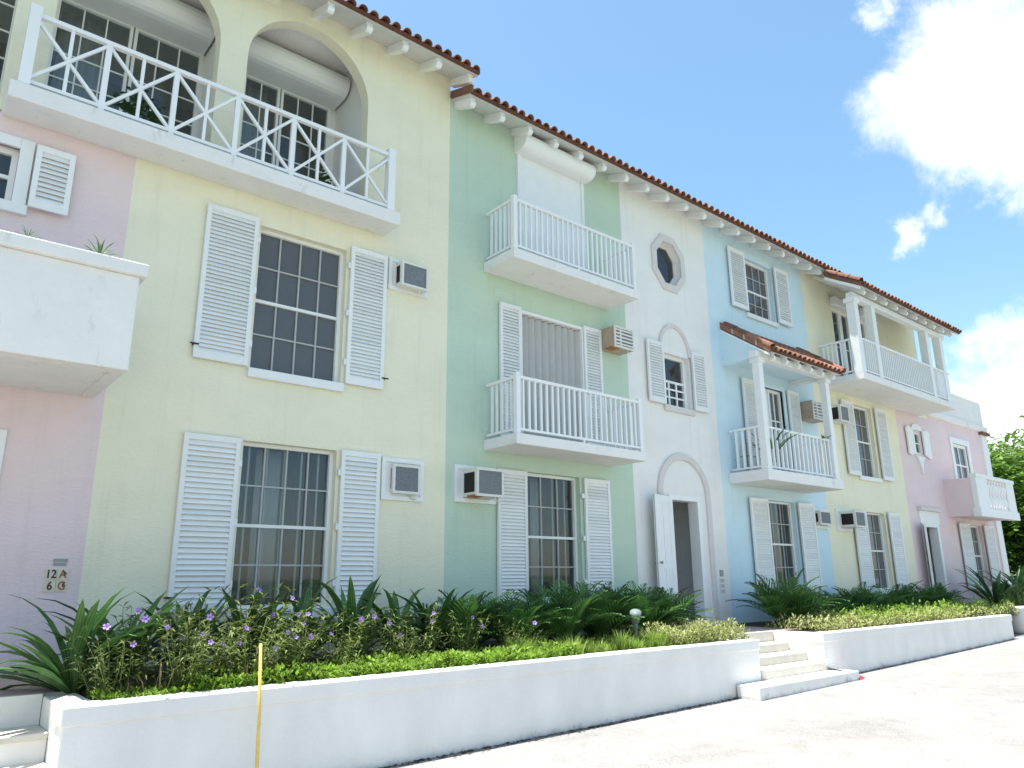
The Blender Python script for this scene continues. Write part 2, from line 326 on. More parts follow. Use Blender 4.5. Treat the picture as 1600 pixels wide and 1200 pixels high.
def wall_sheet(name, outer, holes, y0, y1, mat, parent):
    cu = bpy.data.curves.new(name, 'CURVE'); cu.dimensions = '2D'; cu.fill_mode = 'BOTH'; cu.extrude = (y1-y0)/2
    for lp in [outer]+holes:
        sp = cu.splines.new('POLY'); sp.points.add(len(lp)-1); sp.use_cyclic_u = True
        for i, (a, b) in enumerate(lp): sp.points[i].co = (a, b, 0, 1)
    t = bpy.data.objects.new('tmp', cu); C.objects.link(t)
    dg = bpy.context.evaluated_depsgraph_get(); me = bpy.data.meshes.new_from_object(t.evaluated_get(dg))
    bpy.data.objects.remove(t, do_unlink=True)
    ym = (y0+y1)/2; zb = min(q[1] for q in outer); xm = (outer[0][0]+outer[1][0])/2
    for v in me.vertices:
        x, y, z = v.co; v.co = (x-xm, z, y-zb)
    me.flip_normals()
    bm = bmesh.new(); bm.from_mesh(me); bmesh.ops.remove_doubles(bm, verts=bm.verts, dist=1e-5); bmesh.ops.recalc_face_normals(bm, faces=bm.faces); bm.to_mesh(me); bm.free()
    me.name = name; me.materials.clear()
    for p_ in me.polygons: p_.use_smooth = False
    return link(name, me, mat, parent, (xm, ym, zb))
def rect(x0, x1, z0, z1): return [(x0, z0), (x1, z0), (x1, z1), (x0, z1)]
def archloop(x0, x1, z0, zs, hgt, n=18):
    cx = (x0+x1)/2; rx = (x1-x0)/2
    return [(x0, z0), (x1, z0)]+[(cx+rx*math.cos(math.pi*i/n), zs+hgt*math.sin(math.pi*i/n)) for i in range(n+1)]
def struct(o): o['kind'] = 'structure'; return o

# ------------------------------------------------------------------ ground, street
mb = MB(); xs = [-60, -30, -12, 0, 4, 8, 12, 16, 20, 24, 30, 36, 48, 70, 110]
def sheet(xs, y0, y1, dz, nx=None):
    m = MB()
    for a, b in zip(xs[:-1], xs[1:]): m.add([(a, y0, street_z(a)+dz), (b, y0, street_z(b)+dz), (b, y1, street_z(b)+dz), (a, y1, street_z(a)+dz)], [(0,1,2,3)])
    return m
def grid_sheet(name, mat, xs, y0, y1, dz):
    m = sheet(xs, y0, y1, dz); me = m.mesh(name); return struct(link(name, me, mat))
g = MB(); gx = [-900, -60]+xs[1:-1]+[110, 900]
for a, b in zip(gx[:-1], gx[1:]):
    za = street_z(max(min(a, 110), -60))-0.06; zb = street_z(max(min(b, 110), -60))-0.06
    g.add([(a, -900, za), (b, -900, zb), (b, 900, zb), (a, 900, za)], [(0,1,2,3)])
struct(link('ground', g.mesh('ground'), 'lawn'))
fine = [x for x in range(-40, 71, 1)]
grid_sheet('street', 'asphalt', fine, -24, -1.0, 0.0)
# leaf litter and grit gathered at the foot of the planter
lit = MB(); rl = random.Random(3)
for i in range(2200):
    x = rl.uniform(1.2, 9.6) if rl.random() < 0.7 else rl.uniform(12, 20); y = -2.61-abs(rl.gauss(0, 0.05)); s = rl.uniform(0.006, 0.022)*(1 if rl.random() < .85 else 1.6); a = rl.uniform(0, 6.28); z = street_z(x)
    vs = [(x+math.cos(a+k*2.1)*s, y+math.sin(a+k*2.1)*s*0.7, z+0.004+rl.uniform(0, 0.012)) for k in range(3)]; lit.add(vs+[(x, y, z+0.012)], [(0,1,3),(1,2,3),(2,0,3)])
lo = link('leaf_litter', lit.mesh('leaf_litter'), 'soil'); tag(lo, 'dark grit and leaf litter along the foot of the planter', 'litter', kind='stuff')

# ------------------------------------------------------------------ building elements
SLAT = {}
def shutter(house, x0, x1, z0, z1, y=-0.035, mat='slatpaint', pitch=0.052, stay=True, name='shutter'):
    fw = 0.055; m = MB(); y0, y1 = y-0.022, y+0.018
    m.box(x0, x0+fw, y0, y1, z0, z1); m.box(x1-fw, x1, y0, y1, z0, z1)
    m.box(x0+fw, x1-fw, y0+0.002, y1-0.002, z0, z0+0.09); m.box(x0+fw, x1-fw, y0+0.002, y1-0.002, z1-0.07, z1)
    o = m.build(name, mat, house)
    w = round(x1-x0-2*fw+0.012, 3); n = int((z1-z0-0.16)/pitch); key = (w, mat, pitch)
    if key not in SLAT:
        b = MB(); b.box(-w/2, w/2, -0.004, 0.004, -pitch*0.6, pitch*0.6); me = b.mesh('slat'); me.materials.append(MT[mat]); SLAT[key] = me
    for i in range(n):
        z = z0+0.09+(i+0.5)*(z1-z0-0.16)/n
        link('slat', SLAT[key], None, o, ((x0+x1)/2, y-0.004, z), (R(-27+random.uniform(-2, 2)), 0, 0))
    return o
def hardware(sh, x, z):
    m = MB(); m.box(x-0.05, x+0.05, -0.075, -0.06, z-0.008, z+0.008); m.box(x-0.012, x+0.012, -0.06, 0.0, z-0.01, z+0.01); m.build('shutter_stay', 'black', sh)
def sash_window(house, x0, x1, z0, z1, y=0.13, cols=4, rows=4, mid=True, munt='muntin', glass='screen', frame='paint', mw=0.02, midz=None, fw=0.045, glass_y=0.0, name='window', bars=0):
    m = MB(); m.box(x0, x0+fw, y-0.03, y+0.05, z0, z1); m.box(x1-fw, x1, y-0.03, y+0.05, z0, z1)
    m.box(x0+fw, x1-fw, y-0.028, y+0.048, z1-fw, z1); m.box(x0+fw, x1-fw, y-0.028, y+0.048, z0, z0+fw)
    o = m.build(name, frame, house)
    a0, a1, b0, b1 = x0+fw, x1-fw, z0+fw, z1-fw
    mz = midz if midz is not None else (b0+b1)/2
    if mid: MB().box(a0, a1, y-0.018, y+0.03, mz-0.02, mz+0.02).build('meeting_rail', 'paint', o)
    s = MB()
    for i in range(1, cols):
        x = a0+(a1-a0)*i/cols; s.box(x-mw/2, x+mw/2, y-0.008, y+0.016, b0, b1)
    for j in range(1, rows):
        z = b0+(b1-b0)*j/rows
        if mid:
            hr = rows//2; z = b0+(mz-b0)*j/hr if j < hr else (mz+(b1-mz)*(j-hr)/hr)
            if j == hr: continue
        s.box(a0, a1, y-0.006, y+0.014, z-mw/2, z+mw/2)
    if s.v: s.build('muntin_grid', munt, o)
    for j in range(rows):
        if mid:
            hr = rows//2; zz = [b0+(mz-b0)*q/hr for q in range(hr)]+[mz+(b1-mz)*q/hr for q in range(hr+1)]
        else: zz = [b0+(b1-b0)*q/rows for q in range(rows+1)]
        for i in range(cols):
            xa = a0+(a1-a0)*i/cols; xb = a0+(a1-a0)*(i+1)/cols
            MB().box(xa, xb, y+0.018, y+0.022, zz[j], zz[j+1]).build('pane', glass, o)
    if bars:
        for i in range(bars):
            x = a0+(a1-a0)*(i+0.5)/bars; MB().box(x-0.011, x+0.011, y+0.06, y+0.08, b0, b1).build('security_bar', 'paint', o)
    return o
def sill(house, x0, x1, z, h=0.11, d=0.06, mat='paint'): return MB().box(x0, x1, -d, 0.1, z-h, z).build('window_sill', mat, house, bevel=0.008)
def curtain(x0, x1, z0, z1, y, mat, label, group=None, waves=9, amp=0.03):
    m = MB(); n = waves*8; rr = random.Random(int(x0*100))
    ph = 0
    for i in range(n+1):
        t = i/n; ph += 2*math.pi/8*rr.uniform(0.6, 1.4); x = x0+(x1-x0)*t; yy = y+math.sin(ph)*amp
        m.v.append((x, yy, z0)); m.v.append((x, yy*0.5+y*0.5, z1))
    for i in range(n): m.f.append((2*i, 2*i+2, 2*i+3, 2*i+1))
    o = m.build('curtain', mat, None, True); sm = o.modifiers.new('cloth', 'SOLIDIFY'); sm.thickness = 0.004
    return tag(o, label, 'curtain', group)
def rafters(roof, x0, x1, ye, ze, pitch, step=0.62, w=0.095, h=0.125, start=0.3):
    """rafter tails under the eave: sloping with the deck, with a rounded nose"""
    tp = math.tan(pitch); b0 = ze-0.05; y0 = ye+0.10; x = x0+start
    poly = [(0.02, b0+tp*(0.02-ye-0.05)), (y0+0.02, b0+tp*(y0-ye-0.03))]+[(y0+0.07-0.07*math.cos(R(q)), b0-0.065-0.065*math.sin(R(q))+tp*(y0-ye-0.05)*0.5) for q in (-60, -25, 10, 45, 80)]+[(0.02, b0-h+tp*(0.02-ye-0.05))]
    poly = [(a, min(b, b0+tp*(a-ye-0.05))-0.001) for a, b in poly]
    zb = min(q[1] for q in poly); me = MB().prismx([(p[0], p[1]-zb) for p in poly], -w/2, w/2).mesh('rafter'); me.materials.append(MT['paint'])
    while x < x1-0.05:
        link('rafter', me, None, roof, (x, 0, zb)); x += step
TILE = {}
def tile_mesh(key, R0, L):
    if key in TILE: return TILE[key]
    m = MB(); n = 8; t = 0.014
    for j, (yy, rr) in enumerate(((0, R0), (L, R0*0.86))):
        for q in (rr, rr-t):
            for i in range(n+1):
                a = math.pi*i/n; m.v.append((-q*math.cos(a), yy, q*math.sin(a)*0.95))
    k = n+1
    def idx(j, s, i): return (j*2+s)*k+i
    for i in range(n):
        m.f.append((idx(0,0,i), idx(0,0,i+1), idx(1,0,i+1), idx(1,0,i))); m.f.append((idx(0,1,i), idx(1,1,i), idx(1,1,i+1), idx(0,1,i+1)))
        m.f.append((idx(0,0,i), idx(0,1,i), idx(0,1,i+1), idx(0,0,i+1)))
    me = m.mesh('roof_tile'); me.materials.append(MT['tile']); TILE[key] = me; return me
def tiled_roof(house, x0, x1, ye, ze, pitch, depth, sp=0.188, rows=3, zb=None, rx=0.0, raf=True, decks='deck', name='roof'):
    """front roof slope: eave line at y=ye, z=ze rising inwards"""
    tp = math.tan(pitch); yb = ye+depth; th = 0.05
    poly = [(ye+0.05, ze-th), (yb, ze-th+tp*(depth-0.05)), (yb, ze+tp*(depth-0.05)), (ye+0.05, ze)]
    o = MB().prismx(poly, x0, x1).build(name, decks, house)
    if depth > 3: MB().prismx([(yb, ze-th+tp*(depth-0.05)), (yb+depth*0.5, ze-th+tp*depth*0.5), (yb+depth*0.5, ze+tp*depth*0.5), (yb, ze+tp*(depth-0.05))], x0, x1).build('back_slope', 'tileflat', o)
    bed = MB().prismx([(ye, ze-0.03), (ye, ze+0.018), (yb, ze+0.022+tp*depth), (yb, ze+0.004+tp*depth), (ye+0.045, ze+0.004+tp*0.05), (ye+0.045, ze-0.03)], x0, x1)
    bed.build('tile_bed', 'tileflat', o)
    me = tile_mesh('main', 0.074, 0.44); n = int(round((x1-x0)/sp)); L = 0.38
    rr = random.Random(int(x0*10))
    for row in range(rows):
        for i in range(n):
            x = x0+(i+0.5)*(x1-x0)/n; y = ye-0.035+row*L*math.cos(pitch)+rr.uniform(-0.012, 0.012); z = ze+0.012+(y-ye)*tp+rr.uniform(-0.008, 0.008)
            link('roof_tile', me, None, o, (x, y, z), (pitch, rr.uniform(-0.06, 0.06), rr.uniform(-0.05, 0.05)))
    m = MB()
    nr = int(depth/L/math.cos(pitch))+1
    for row in range(rows, nr):
        for i in range(n):
            x = x0+(i+0.5)*(x1-x0)/n; y = ye-0.035+row*L*math.cos(pitch); z = ze+0.024+(y-ye)*tp
            if y+0.44 > yb: continue
            vs = []
            for yy, q in ((0, 0.088), (0.42, 0.076)):
                for k in range(5):
                    a = math.pi*k/4; vs.append((x-q*math.cos(a), y+yy*math.cos(pitch), z+yy*math.sin(pitch)+q*math.sin(a)))
            m.add(vs, [(k, k+1, k+6, k+5) for k in range(4)])
    if m.v:
        q = m.build('upper_roof_tiles', 'tile', o); q['kind'] = 'stuff'
    return o
def balcony(house, x0, x1, yf, zb, zt, side_left=True, side_right=True, rail_h=0.88, sp=0.115, name='balcony', post=0.075, inset=0.06, newel=True, bal=0.032):
    m = MB().box(x0, x1, yf, 0.0, zb, zt); o = m.build(name, 'concrete', house, bevel=0.012)
    X0, X1, Y = x0+inset, x1-inset, yf+inset; top = zt+rail_h; zb2 = zt+0.07
    def run(p, q, n):
        MB().bar((p[0], p[1], top-0.02), (q[0], q[1], top-0.02), 0.065, 0.045).build('handrail', 'rail', o)
        MB().bar((p[0], p[1], zb2), (q[0], q[1], zb2), 0.045, 0.035).build('bottom_rail', 'rail', o)
        for i in range(1, n):
            t = i/n; x = p[0]+(q[0]-p[0])*t; y = p[1]+(q[1]-p[1])*t
            key = ('bal', round(top-zb2, 3), bal)
            if key not in TILE:
                b = MB().box(-bal/2, bal/2, -bal/2, bal/2, 0, top-zb2-0.06); TILE[key] = b.mesh('baluster'); TILE[key].materials.append(MT['rail'])
            link('baluster', TILE[key], None, o, (x, y, zb2+0.017))
    run((X0, Y), (X1, Y), max(2, int((X1-X0)/sp)))
    if side_left: run((X0, -0.03), (X0, Y), max(2, int(abs(Y)/sp)))
    if side_right: run((X1, -0.03), (X1, Y), max(2, int(abs(Y)/sp)))
    if newel:
        for x in (X0, X1): MB().box(x-post/2, x+post/2, Y-post/2, Y+post/2, zt, top+0.05).build('post', 'rail', o)
    m = (X0+X1)/2; MB().box(m-0.02, m+0.02, Y-0.02, Y+0.02, zt, zb2+0.01).build('rail_foot', 'rail', o)
    return o
def ac_unit(x0, x1, z0, z1, proj, label, plate=None, style='screen', case='acwhite', rust=False):
    t = empty('air_conditioner', ((x0+x1)/2, 0, z0)); tag(t, label, 'air conditioner', 'window air conditioners in the facade')
    if plate:
        a, b, c, d = plate; e = 0.004
        m = MB(); m.box(a, b, -0.035, 0, d-0.06, d); m.box(a, b, -0.035, 0, c, c+0.06); m.box(a, a+0.06, -0.034, 0, c+0.06, d-0.06); m.box(b-0.06, b, -0.034, 0, c+0.06, d-0.06)
        m.box(a+0.06, b-0.06, -0.012, 0.0, c+0.06, d-0.06); m.build('mounting_frame', 'paint', t)
    y = -proj; fr = 0.035
    m = MB(); m.box(x0, x1, y+0.02, 0.03, z0, z1); cs = m.build('casing', case, t, bevel=0.012)
    m = MB(); m.box(x0, x1, y, y+0.02, z1-fr, z1); m.box(x0, x1, y, y+0.02, z0, z0+fr); m.box(x0, x0+fr, y, y+0.02, z0+fr, z1-fr); m.box(x1-fr, x1, y, y+0.02, z0+fr, z1-fr)
    m.build('front_bezel', case if style == 'screen' else 'acwhite', t)
    MB().box(x0+fr, x1-fr, y+0.012, y+0.02, z0+fr, z1-fr).build('condenser_screen', 'acgrey', t)
    if style == 'louver':
        n = 5
        for i in range(n):
            z = z0+fr+(z1-z0-2*fr)*(i+0.5)/n; MB().box(x0+fr, x1-fr, y-0.004, y+0.012, z-0.014, z+0.014).build('louver', 'acwhite', t)
        xm = x0+(x1-x0)*0.3; MB().box(xm-0.015, xm+0.015, y-0.008, y+0.012, z0+fr, z1-fr).build('grille_post', 'acwhite', t)
    # side vent
    MB().box(x0-0.004, x0+0.01, y+0.06, -0.04 if not plate else -0.05, z0+0.06, z1-0.06).build('side_vent', 'dark' if case == 'acwhite' else 'actan', t)
    if rust:
        m = MB(); m.box(x0-0.006, x0+0.16, y+0.05, y+0.24, z0-0.006, z0+0.022); m.build('rust_patch', 'rust', t)
    MB().tube([(x1-0.12, y+0.06, z0+0.01), (x1-0.12, y+0.06, z0-0.05), (x1-0.04, y+0.04, z0-0.06)], 0.012, 6).build('drain_pipe', 'acwhite', t)
    return t
def house(name, label, x0, x1, ztop, wallmat, outer, holes, floors=(0.0, 2.85, 5.7), depth=6.0, inner=True):
    t = empty(name, ((x0+x1)/2, 0, 0)); tag(t, label, 'house', 'pastel townhouses in one row')
    wall_sheet('wall', outer, holes, 0.0, 0.2, wallmat, t)
    if inner:
        for z in floors: MB().box(x0+0.1, x1-0.1, 0.2, depth, z-0.12, z-0.02).build('floor', 'interior', t)
        MB().box(x0, x1, depth, depth+0.2, -1.2, ztop).build('back_wall', wallmat, t)
        MB().box(x0, x0+0.1, 0.2, depth, -1.2, ztop-0.3).build('party_wall', 'interior', t); MB().box(x1-0.1, x1, 0.2, depth, -1.2, ztop-0.3).build('party_wall', 'interior', t)
        MB().box(x0+0.1, x1-0.1, 2.4, 2.5, 0, ztop-0.3).build('partition', 'interior', t)
        MB().box(x0+0.1, x1-0.1, 0.205, depth, ztop-0.29, ztop-0.2).build('ceiling', 'interior', t)
    return t
ZB = -0.75
# ------------------------------------------------------------------ pink house (by the first steps)
P = house('townhouse', 'pink house wall with a solid white parapet balcony beside the first steps', -5.0, 1.74, 5.70, 'pink',
          rect(-5.0, 1.74, ZB, 5.70), [rect(-0.35, 0.60, 4.68, 5.32), rect(-0.1, 0.80, 0.0, 2.16)], floors=(0.0, 2.85))
sash_window(P, -0.35, 0.60, 4.68, 5.32, y=0.10, cols=1, rows=2, mid=True, munt='paint', glass='glass', midz=5.0, fw=0.055)
m = MB(); m.box(0.60, 0.73, -0.045, 0.03, 4.60, 5.44); m.box(-0.48, -0.35, -0.045, 0.03, 4.60, 5.44); m.box(-0.35, 0.60, -0.043, 0.03, 5.32, 5.44); m.box(-0.50, 0.75, -0.06, 0.03, 4.56, 4.68-0.002); m.build('window_casing', 'paint', P, bevel=0.006)
shutter(P, 0.745, 1.12, 4.66, 5.40, pitch=0.056, y=-0.075); shutter(P, -0.87, -0.495, 4.66, 5.40, pitch=0.056, y=-0.075)
m = MB(); m.box(0.785, 0.90, -0.03, 0.1, 0.0, 2.24); m.box(-0.2, -0.085, -0.03, 0.1, 0.0, 2.24); m.box(-0.085, 0.785, -0.028, 0.1, 2.145, 2.24); m.build('door_casing', 'paint', P)
d = MB().box(-0.1, 0.80, 0.12, 0.16, 0.0, 2.16).build('door', 'paint', P); MB().tube([(-0.0, 0.06, 1.0), (-0.0, 0.12, 1.0)], 0.03, 10).build('handle', 'metal_grey', d)
b = MB(); b.box(-3.2, 1.64, -1.40, -1.25, 2.69, 3.64); b.box(1.50, 1.64, -1.25, 0.0, 2.69, 3.64); b.box(-3.2, -3.06, -1.25, 0.0, 2.69, 3.64); b.box(-3.06, 1.50, -1.25, 0.0, 2.69, 2.82)
bo = b.build('parapet_balcony', 'concrete', P, bevel=0.012)
c = MB(); c.box(-3.25, 1.70, -1.46, -1.19, 3.64, 3.77); c.box(1.44, 1.70, -1.19, 0.0, 3.64, 3.77); c.build('parapet_cap', 'concrete', bo, bevel=0.015)

# ------------------------------------------------------------------ yellow house with arches
a1 = archloop(0.71, 2.56, 5.86, 7.70, 0.92); a2 = archloop(2.93, 4.78, 5.86, 7.70, 0.92); a0 = archloop(-1.51, 0.34, 5.86, 7.70, 0.92)
W1 = rect(3.30, 4.55, 0.43, 2.41); W2 = rect(3.30, 4.55, 3.32, 5.27)
Yh = house('townhouse', 'pale yellow house with two arched loggias and a cross-braced balcony', -5.0, 6.29, 9.1, 'yellow',
           [(1.74, ZB), (6.29, ZB), (6.29, 8.95), (-5.0, 8.95), (-5.0, 5.72), (1.74, 5.72)], [W1, W2, a1, a2, a0], inner=False)
for z in (0.0, 2.85): MB().box(1.84, 6.19, 0.2, 6, z-0.12, z-0.02).build('floor', 'interior', Yh)
MB().box(-5, 6.29, 6.0, 6.2, -1.2, 9.1).build('back_wall', 'yellow', Yh)
MB().box(6.19, 6.29, 0.2, 6, -1.2, 8.8).build('party_wall', 'interior', Yh); MB().box(1.84, 6.19, 2.4, 2.5, 0, 5.6).build('partition', 'interior', Yh)
MB().box(-4.9, 6.19, 0.2, 6, 5.72, 5.86).build('loggia_floor', 'concrete', Yh)
MB().box(-4.9, 6.19, 0.2, 6.0, 8.72, 8.8).build('loggia_ceiling', 'white_wall', Yh)
wall_sheet('loggia_wall', rect(-4.9, 6.19, 5.86, 8.72), [rect(0.80, 2.66, 5.88, 8.25), rect(3.02, 4.70, 5.88, 8.25), rect(-1.4, 0.4, 5.88, 8.25)], 1.15, 1.28, 'white_wall', Yh)
MB().box(4.80, 4.92, 0.2, 1.15, 5.86, 8.72).build('loggia_side_wall', 'white_wall', Yh)
MB().box(2.69, 2.80, 0.2, 1.15, 5.86, 8.72).build('loggia_divider', 'white_wall', Yh)
for xa, xb in ((0.80, 2.66), (3.02, 4.70), (-1.4, 0.4)):
    xm = (xa+xb)/2
    for p, q in ((xa, xm-0.01), (xm+0.01, xb)):
        sash_window(Yh, p, q, 5.88, 8.25, y=1.17, cols=3, rows=6, mid=False, munt='paint', glass='glass', mw=0.018, fw=0.04, name='glazed_door')
    MB().box(xa-0.05, xb+0.05, 3.4, 3.5, 5.86, 8.7).build('inner_wall', 'interior', Yh)
for xa, xb in ((0.72, 2.66), (2.95, 4.76)):
    pr = [(1.14, 8.24), (0.80, 8.24)]+[(0.80-0.20*math.sin(R(q)), 8.44-0.20*math.cos(R(q))) for q in range(0, 181, 20)]+[(1.14, 8.64)]
    MB().prismx(pr, xa, xb).build('roller_box', 'paint', Yh)
sash_window(Yh, 3.30, 4.55, 3.32, 5.27, y=0.13, cols=4, rows=4, midz=4.27, glass='screen')
sash_window(Yh, 3.30, 4.55, 0.43, 2.41, y=0.13, cols=4, rows=4, midz=1.40, glass='glass', bars=5)
sill(Yh, 3.27, 4.58, 3.32, 0.12); sill(Yh, 3.27, 4.58, 0.43, 0.12)
for z0, z1 in ((3.33, 5.34), (0.42, 2.42)):
    pt = 0.052 if z0 > 2 else 0.060
    s = shutter(Yh, 2.60, 3.26, z0, z1, pitch=pt); hardware(s, 2.60, z0+0.16)
    s = shutter(Yh, 4.60, 5.18, z0, z1, pitch=pt); hardware(s, 5.2, z0+0.16)
    for zz in (z0+0.3, (z0+z1)/2, z1-0.3): MB().box(4.565, 4.60, -0.045, -0.02, zz-0.04, zz+0.04).build('hinge', 'paint', Yh); MB().box(3.26, 3.295, -0.045, -0.02, zz-0.04, zz+0.04).build('hinge', 'paint', Yh)
# braced balcony
b = MB().box(0.38, 5.13, -0.46, 0.0, 5.66, 5.86); bo = b.build('balcony', 'concrete', Yh, bevel=0.012)
yb = -0.40; px = [0.50, 1.24, 1.985, 2.73, 3.48, 4.22, 4.97]; zr0, zr1 = 5.92, 6.72
MB().box(0.50, 4.97, yb-0.03, yb+0.03, zr1, zr1+0.05).build('handrail', 'rail', bo); MB().box(0.50, 4.97, yb-0.02, yb+0.02, zr0-0.02, zr0+0.02).build('bottom_rail', 'rail', bo)
for i, x in enumerate(px):
    w = 0.055 if i in (0, 6) else 0.035; MB().box(x-w, x+w, yb-w, yb+w, 5.86, zr1+(0.12 if i in (0, 6) else 0)).build('post', 'rail', bo) if i in (0, 6) else MB().box(x-0.03, x+0.03, yb-0.024, yb+0.024, 5.86, zr1).build('post', 'rail', bo)
for i in range(6):
    p, q = px[i], px[i+1]; c = (p+q)/2
    MB().bar((p, yb-0.004, zr0), (q, yb-0.004, zr1), 0.034, 0.034, (0,1,0)).build('brace', 'rail', bo)
    MB().bar((p, yb+0.008, zr1), (q, yb+0.008, zr0), 0.034, 0.034, (0,1,0)).build('brace', 'rail', bo)
    MB().box(c-0.018, c+0.018, yb-0.014, yb+0.018, zr0+0.02, zr1).build('baluster', 'rail', bo)
for x in (0.50, 4.97):
    MB().box(x-0.028, x+0.028, yb+0.05, -0.0, zr1+0.002, zr1+0.048).build('handrail', 'rail', bo); MB().box(x-0.02, x+0.02, yb+0.05, 0, zr0-0.02, zr0+0.02).build('bottom_rail', 'rail', bo)
rf = tiled_roof(Yh, -5.0, 6.44, -0.62, 8.74, R(20), 5.0); rafters(rf, -5.0, 6.5, -0.62, 8.74, R(20), start=0.18)

# ------------------------------------------------------------------ green house
G = house('townhouse', 'mint green house with two white slatted balconies stacked one above the other', 6.29, 10.43, 8.7, 'green', rect(6.29, 10.43, ZB, 8.55),
          [rect(7.86, 9.05, 0.43, 2.41), rect(7.76, 9.22, 2.84, 5.12), rect(7.76, 9.32, 5.84, 8.15)])
sash_window(G, 7.86, 9.05, 0.43, 2.41, cols=3, rows=4, midz=1.40, glass='glass', bars=4); sill(G, 7.84, 9.08, 0.43)
shutter(G, 7.24, 7.83, 0.42, 2.40); shutter(G, 9.12, 9.74, 0.42, 2.40)
for zz in (0.7, 1.4, 2.1): MB().box(9.06, 9.12, -0.045, -0.02, zz-0.04, zz+0.04).build('hinge', 'paint', G)
m = MB(); m.box(7.76, 7.79, -0.03, 0.18, 2.84, 5.12); m.box(9.19, 9.22, -0.03, 0.18, 2.84, 5.12); m.box(7.79, 9.19, -0.028, 0.18, 5.07, 5.12); m.box(7.79, 9.19, -0.028, 0.18, 2.84, 2.87)
acs = m.build('accordion_shutter', 'paint', G)
for i in range(18):
    x = 7.79+i*1.40/18; d0, d1 = (0.02, 0.10) if i % 2 == 0 else (0.10, 0.02)
    MB().add([(x, d0, 2.875), (x+1.40/18, d1, 2.875), (x+1.40/18, d1, 5.06), (x, d0, 5.06), (x, d0+0.006, 2.875), (x+1.40/18, d1+0.006, 2.875), (x+1.40/18, d1+0.006, 5.06), (x, d0+0.006, 5.06)], [(0,1,2,3),(7,6,5,4),(0,4,5,1),(3,2,6,7),(0,3,7,4),(1,5,6,2)]).build('pleat', 'blind', acs)
MB().box(7.79, 9.19, 0.15, 0.18, 2.87, 5.07).build('shutter_back', 'dark', acs)
shutter(G, 7.30, 7.75, 2.86, 5.15); shutter(G, 9.23, 9.68, 2.86, 5.15)
# roller shutter: each lath is its own piece
rs = MB(); rs.box(7.72, 7.78, -0.05, 0.02, 5.85, 8.04); rs.box(9.30, 9.36, -0.05, 0.02, 5.85, 8.04); rs = rs.build('roller_shutter', 'paint', G)
for i in range(44):
    z = 5.86+i*0.0515; key = 'lath'
    if key not in TILE: TILE[key] = MB().box(-0.76, 0.76, -0.008, 0.008, 0, 0.0505).mesh('lath'); TILE[key].materials.append(MT['rail'])
    link('lath', TILE[key], None, rs, (8.54, -0.015, z))
pr = [(0.0, 8.04), (-0.16, 8.04)]+[(-0.16-0.17*math.sin(R(q)), 8.21-0.17*math.cos(R(q))) for q in range(0, 121, 15)]+[(-0.10, 8.41), (0.0, 8.41)]
MB().prismx(pr, 7.68, 9.42).build('roller_box', 'paint', G)
balcony(G, 6.99, 9.93, -0.78, 5.60, 5.76); balcony(G, 6.99, 9.86, -0.80, 2.66, 2.82)
rf = tiled_roof(G, 6.32, 10.43, -0.58, 8.36, R(20), 5.0); rafters(rf, 6.3, 10.43, -0.58, 8.36, R(20), start=0.12)
# verge tiles capping the roof end against the yellow wall
for i in range(2):
    t_ = MB(); t_.prismx([(-0.60+i*0.3, 8.33+i*0.1), (-0.60+i*0.3, 8.46+i*0.1), (-0.31+i*0.3, 8.56+i*0.1), (-0.31+i*0.3, 8.43+i*0.1)], 6.285, 6.325); t_.build('verge_tile', 'tile', rf)

# ------------------------------------------------------------------ white house
oct_ = [(11.85+0.42*math.cos(R(22.5+45*i)), 7.08+0.50*math.sin(R(22.5+45*i))) for i in range(8)]
octo = [(11.85+0.575*math.cos(R(22.5+45*i)), 7.08+0.665*math.sin(R(22.5+45*i))) for i in range(8)]
Wh = house('townhouse', 'narrow white house with an octagonal window and an arched open door', 10.43, 13.15, 8.7, 'white_wall', rect(10.43, 13.15, ZB, 8.55),
           [oct_, rect(11.46, 12.30, 4.02, 5.10), rect(11.47, 12.27, 0.0, 2.20)], inner=True)
wall_sheet('octagon_trim', octo, [oct_], -0.035, -0.001, 'trimstone', Wh)
ow = wall_sheet('octagon_window', [(11.85+(x-11.85)*1.02, 7.08+(z-7.08)*1.02) for x, z in oct_], [[(11.85+(x-11.85)*0.86, 7.08+(z-7.08)*0.86) for x, z in oct_]], 0.12, 0.16, 'trimstone', Wh)
pn = MB().prism([(11.85+(x-11.85)*0.9, 7.08+(z-7.08)*0.9) for x, z in oct_], 0.138, 0.142).build('pane', 'glass', ow)
def arch_trim(hs, x0, x1, z0, zs, hg, w, mat='trimstone'):
    o = archloop(x0, x1, z0, zs, hg); i = archloop(x0+w, x1-w, z0, zs, hg-w)
    # band as a strip
    n = 18; P = [(x1, z0)]+[((x0+x1)/2+(x1-x0)/2*math.cos(math.pi*k/n), zs+hg*math.sin(math.pi*k/n)) for k in range(n+1)]+[(x0, z0)]
    Q = [(x1-w, z0)]+[((x0+x1)/2+((x1-x0)/2-w)*math.cos(math.pi*k/n), zs+(hg-w)*math.sin(math.pi*k/n)) for k in range(n+1)]+[(x0+w, z0)]
    m = MB()
    for k in range(len(P)-1):
        m.add([(P[k][0], -0.04, P[k][1]), (P[k+1][0], -0.04, P[k+1][1]), (Q[k+1][0], -0.04, Q[k+1][1]), (Q[k][0], -0.04, Q[k][1]),
               (P[k][0], 0, P[k][1]), (P[k+1][0], 0, P[k+1][1]), (Q[k+1][0], 0, Q[k+1][1]), (Q[k][0], 0, Q[k][1])], [(0,1,2,3),(0,4,5,1),(2,6,7,3)])
    return m.build('arch_trim', mat, hs)
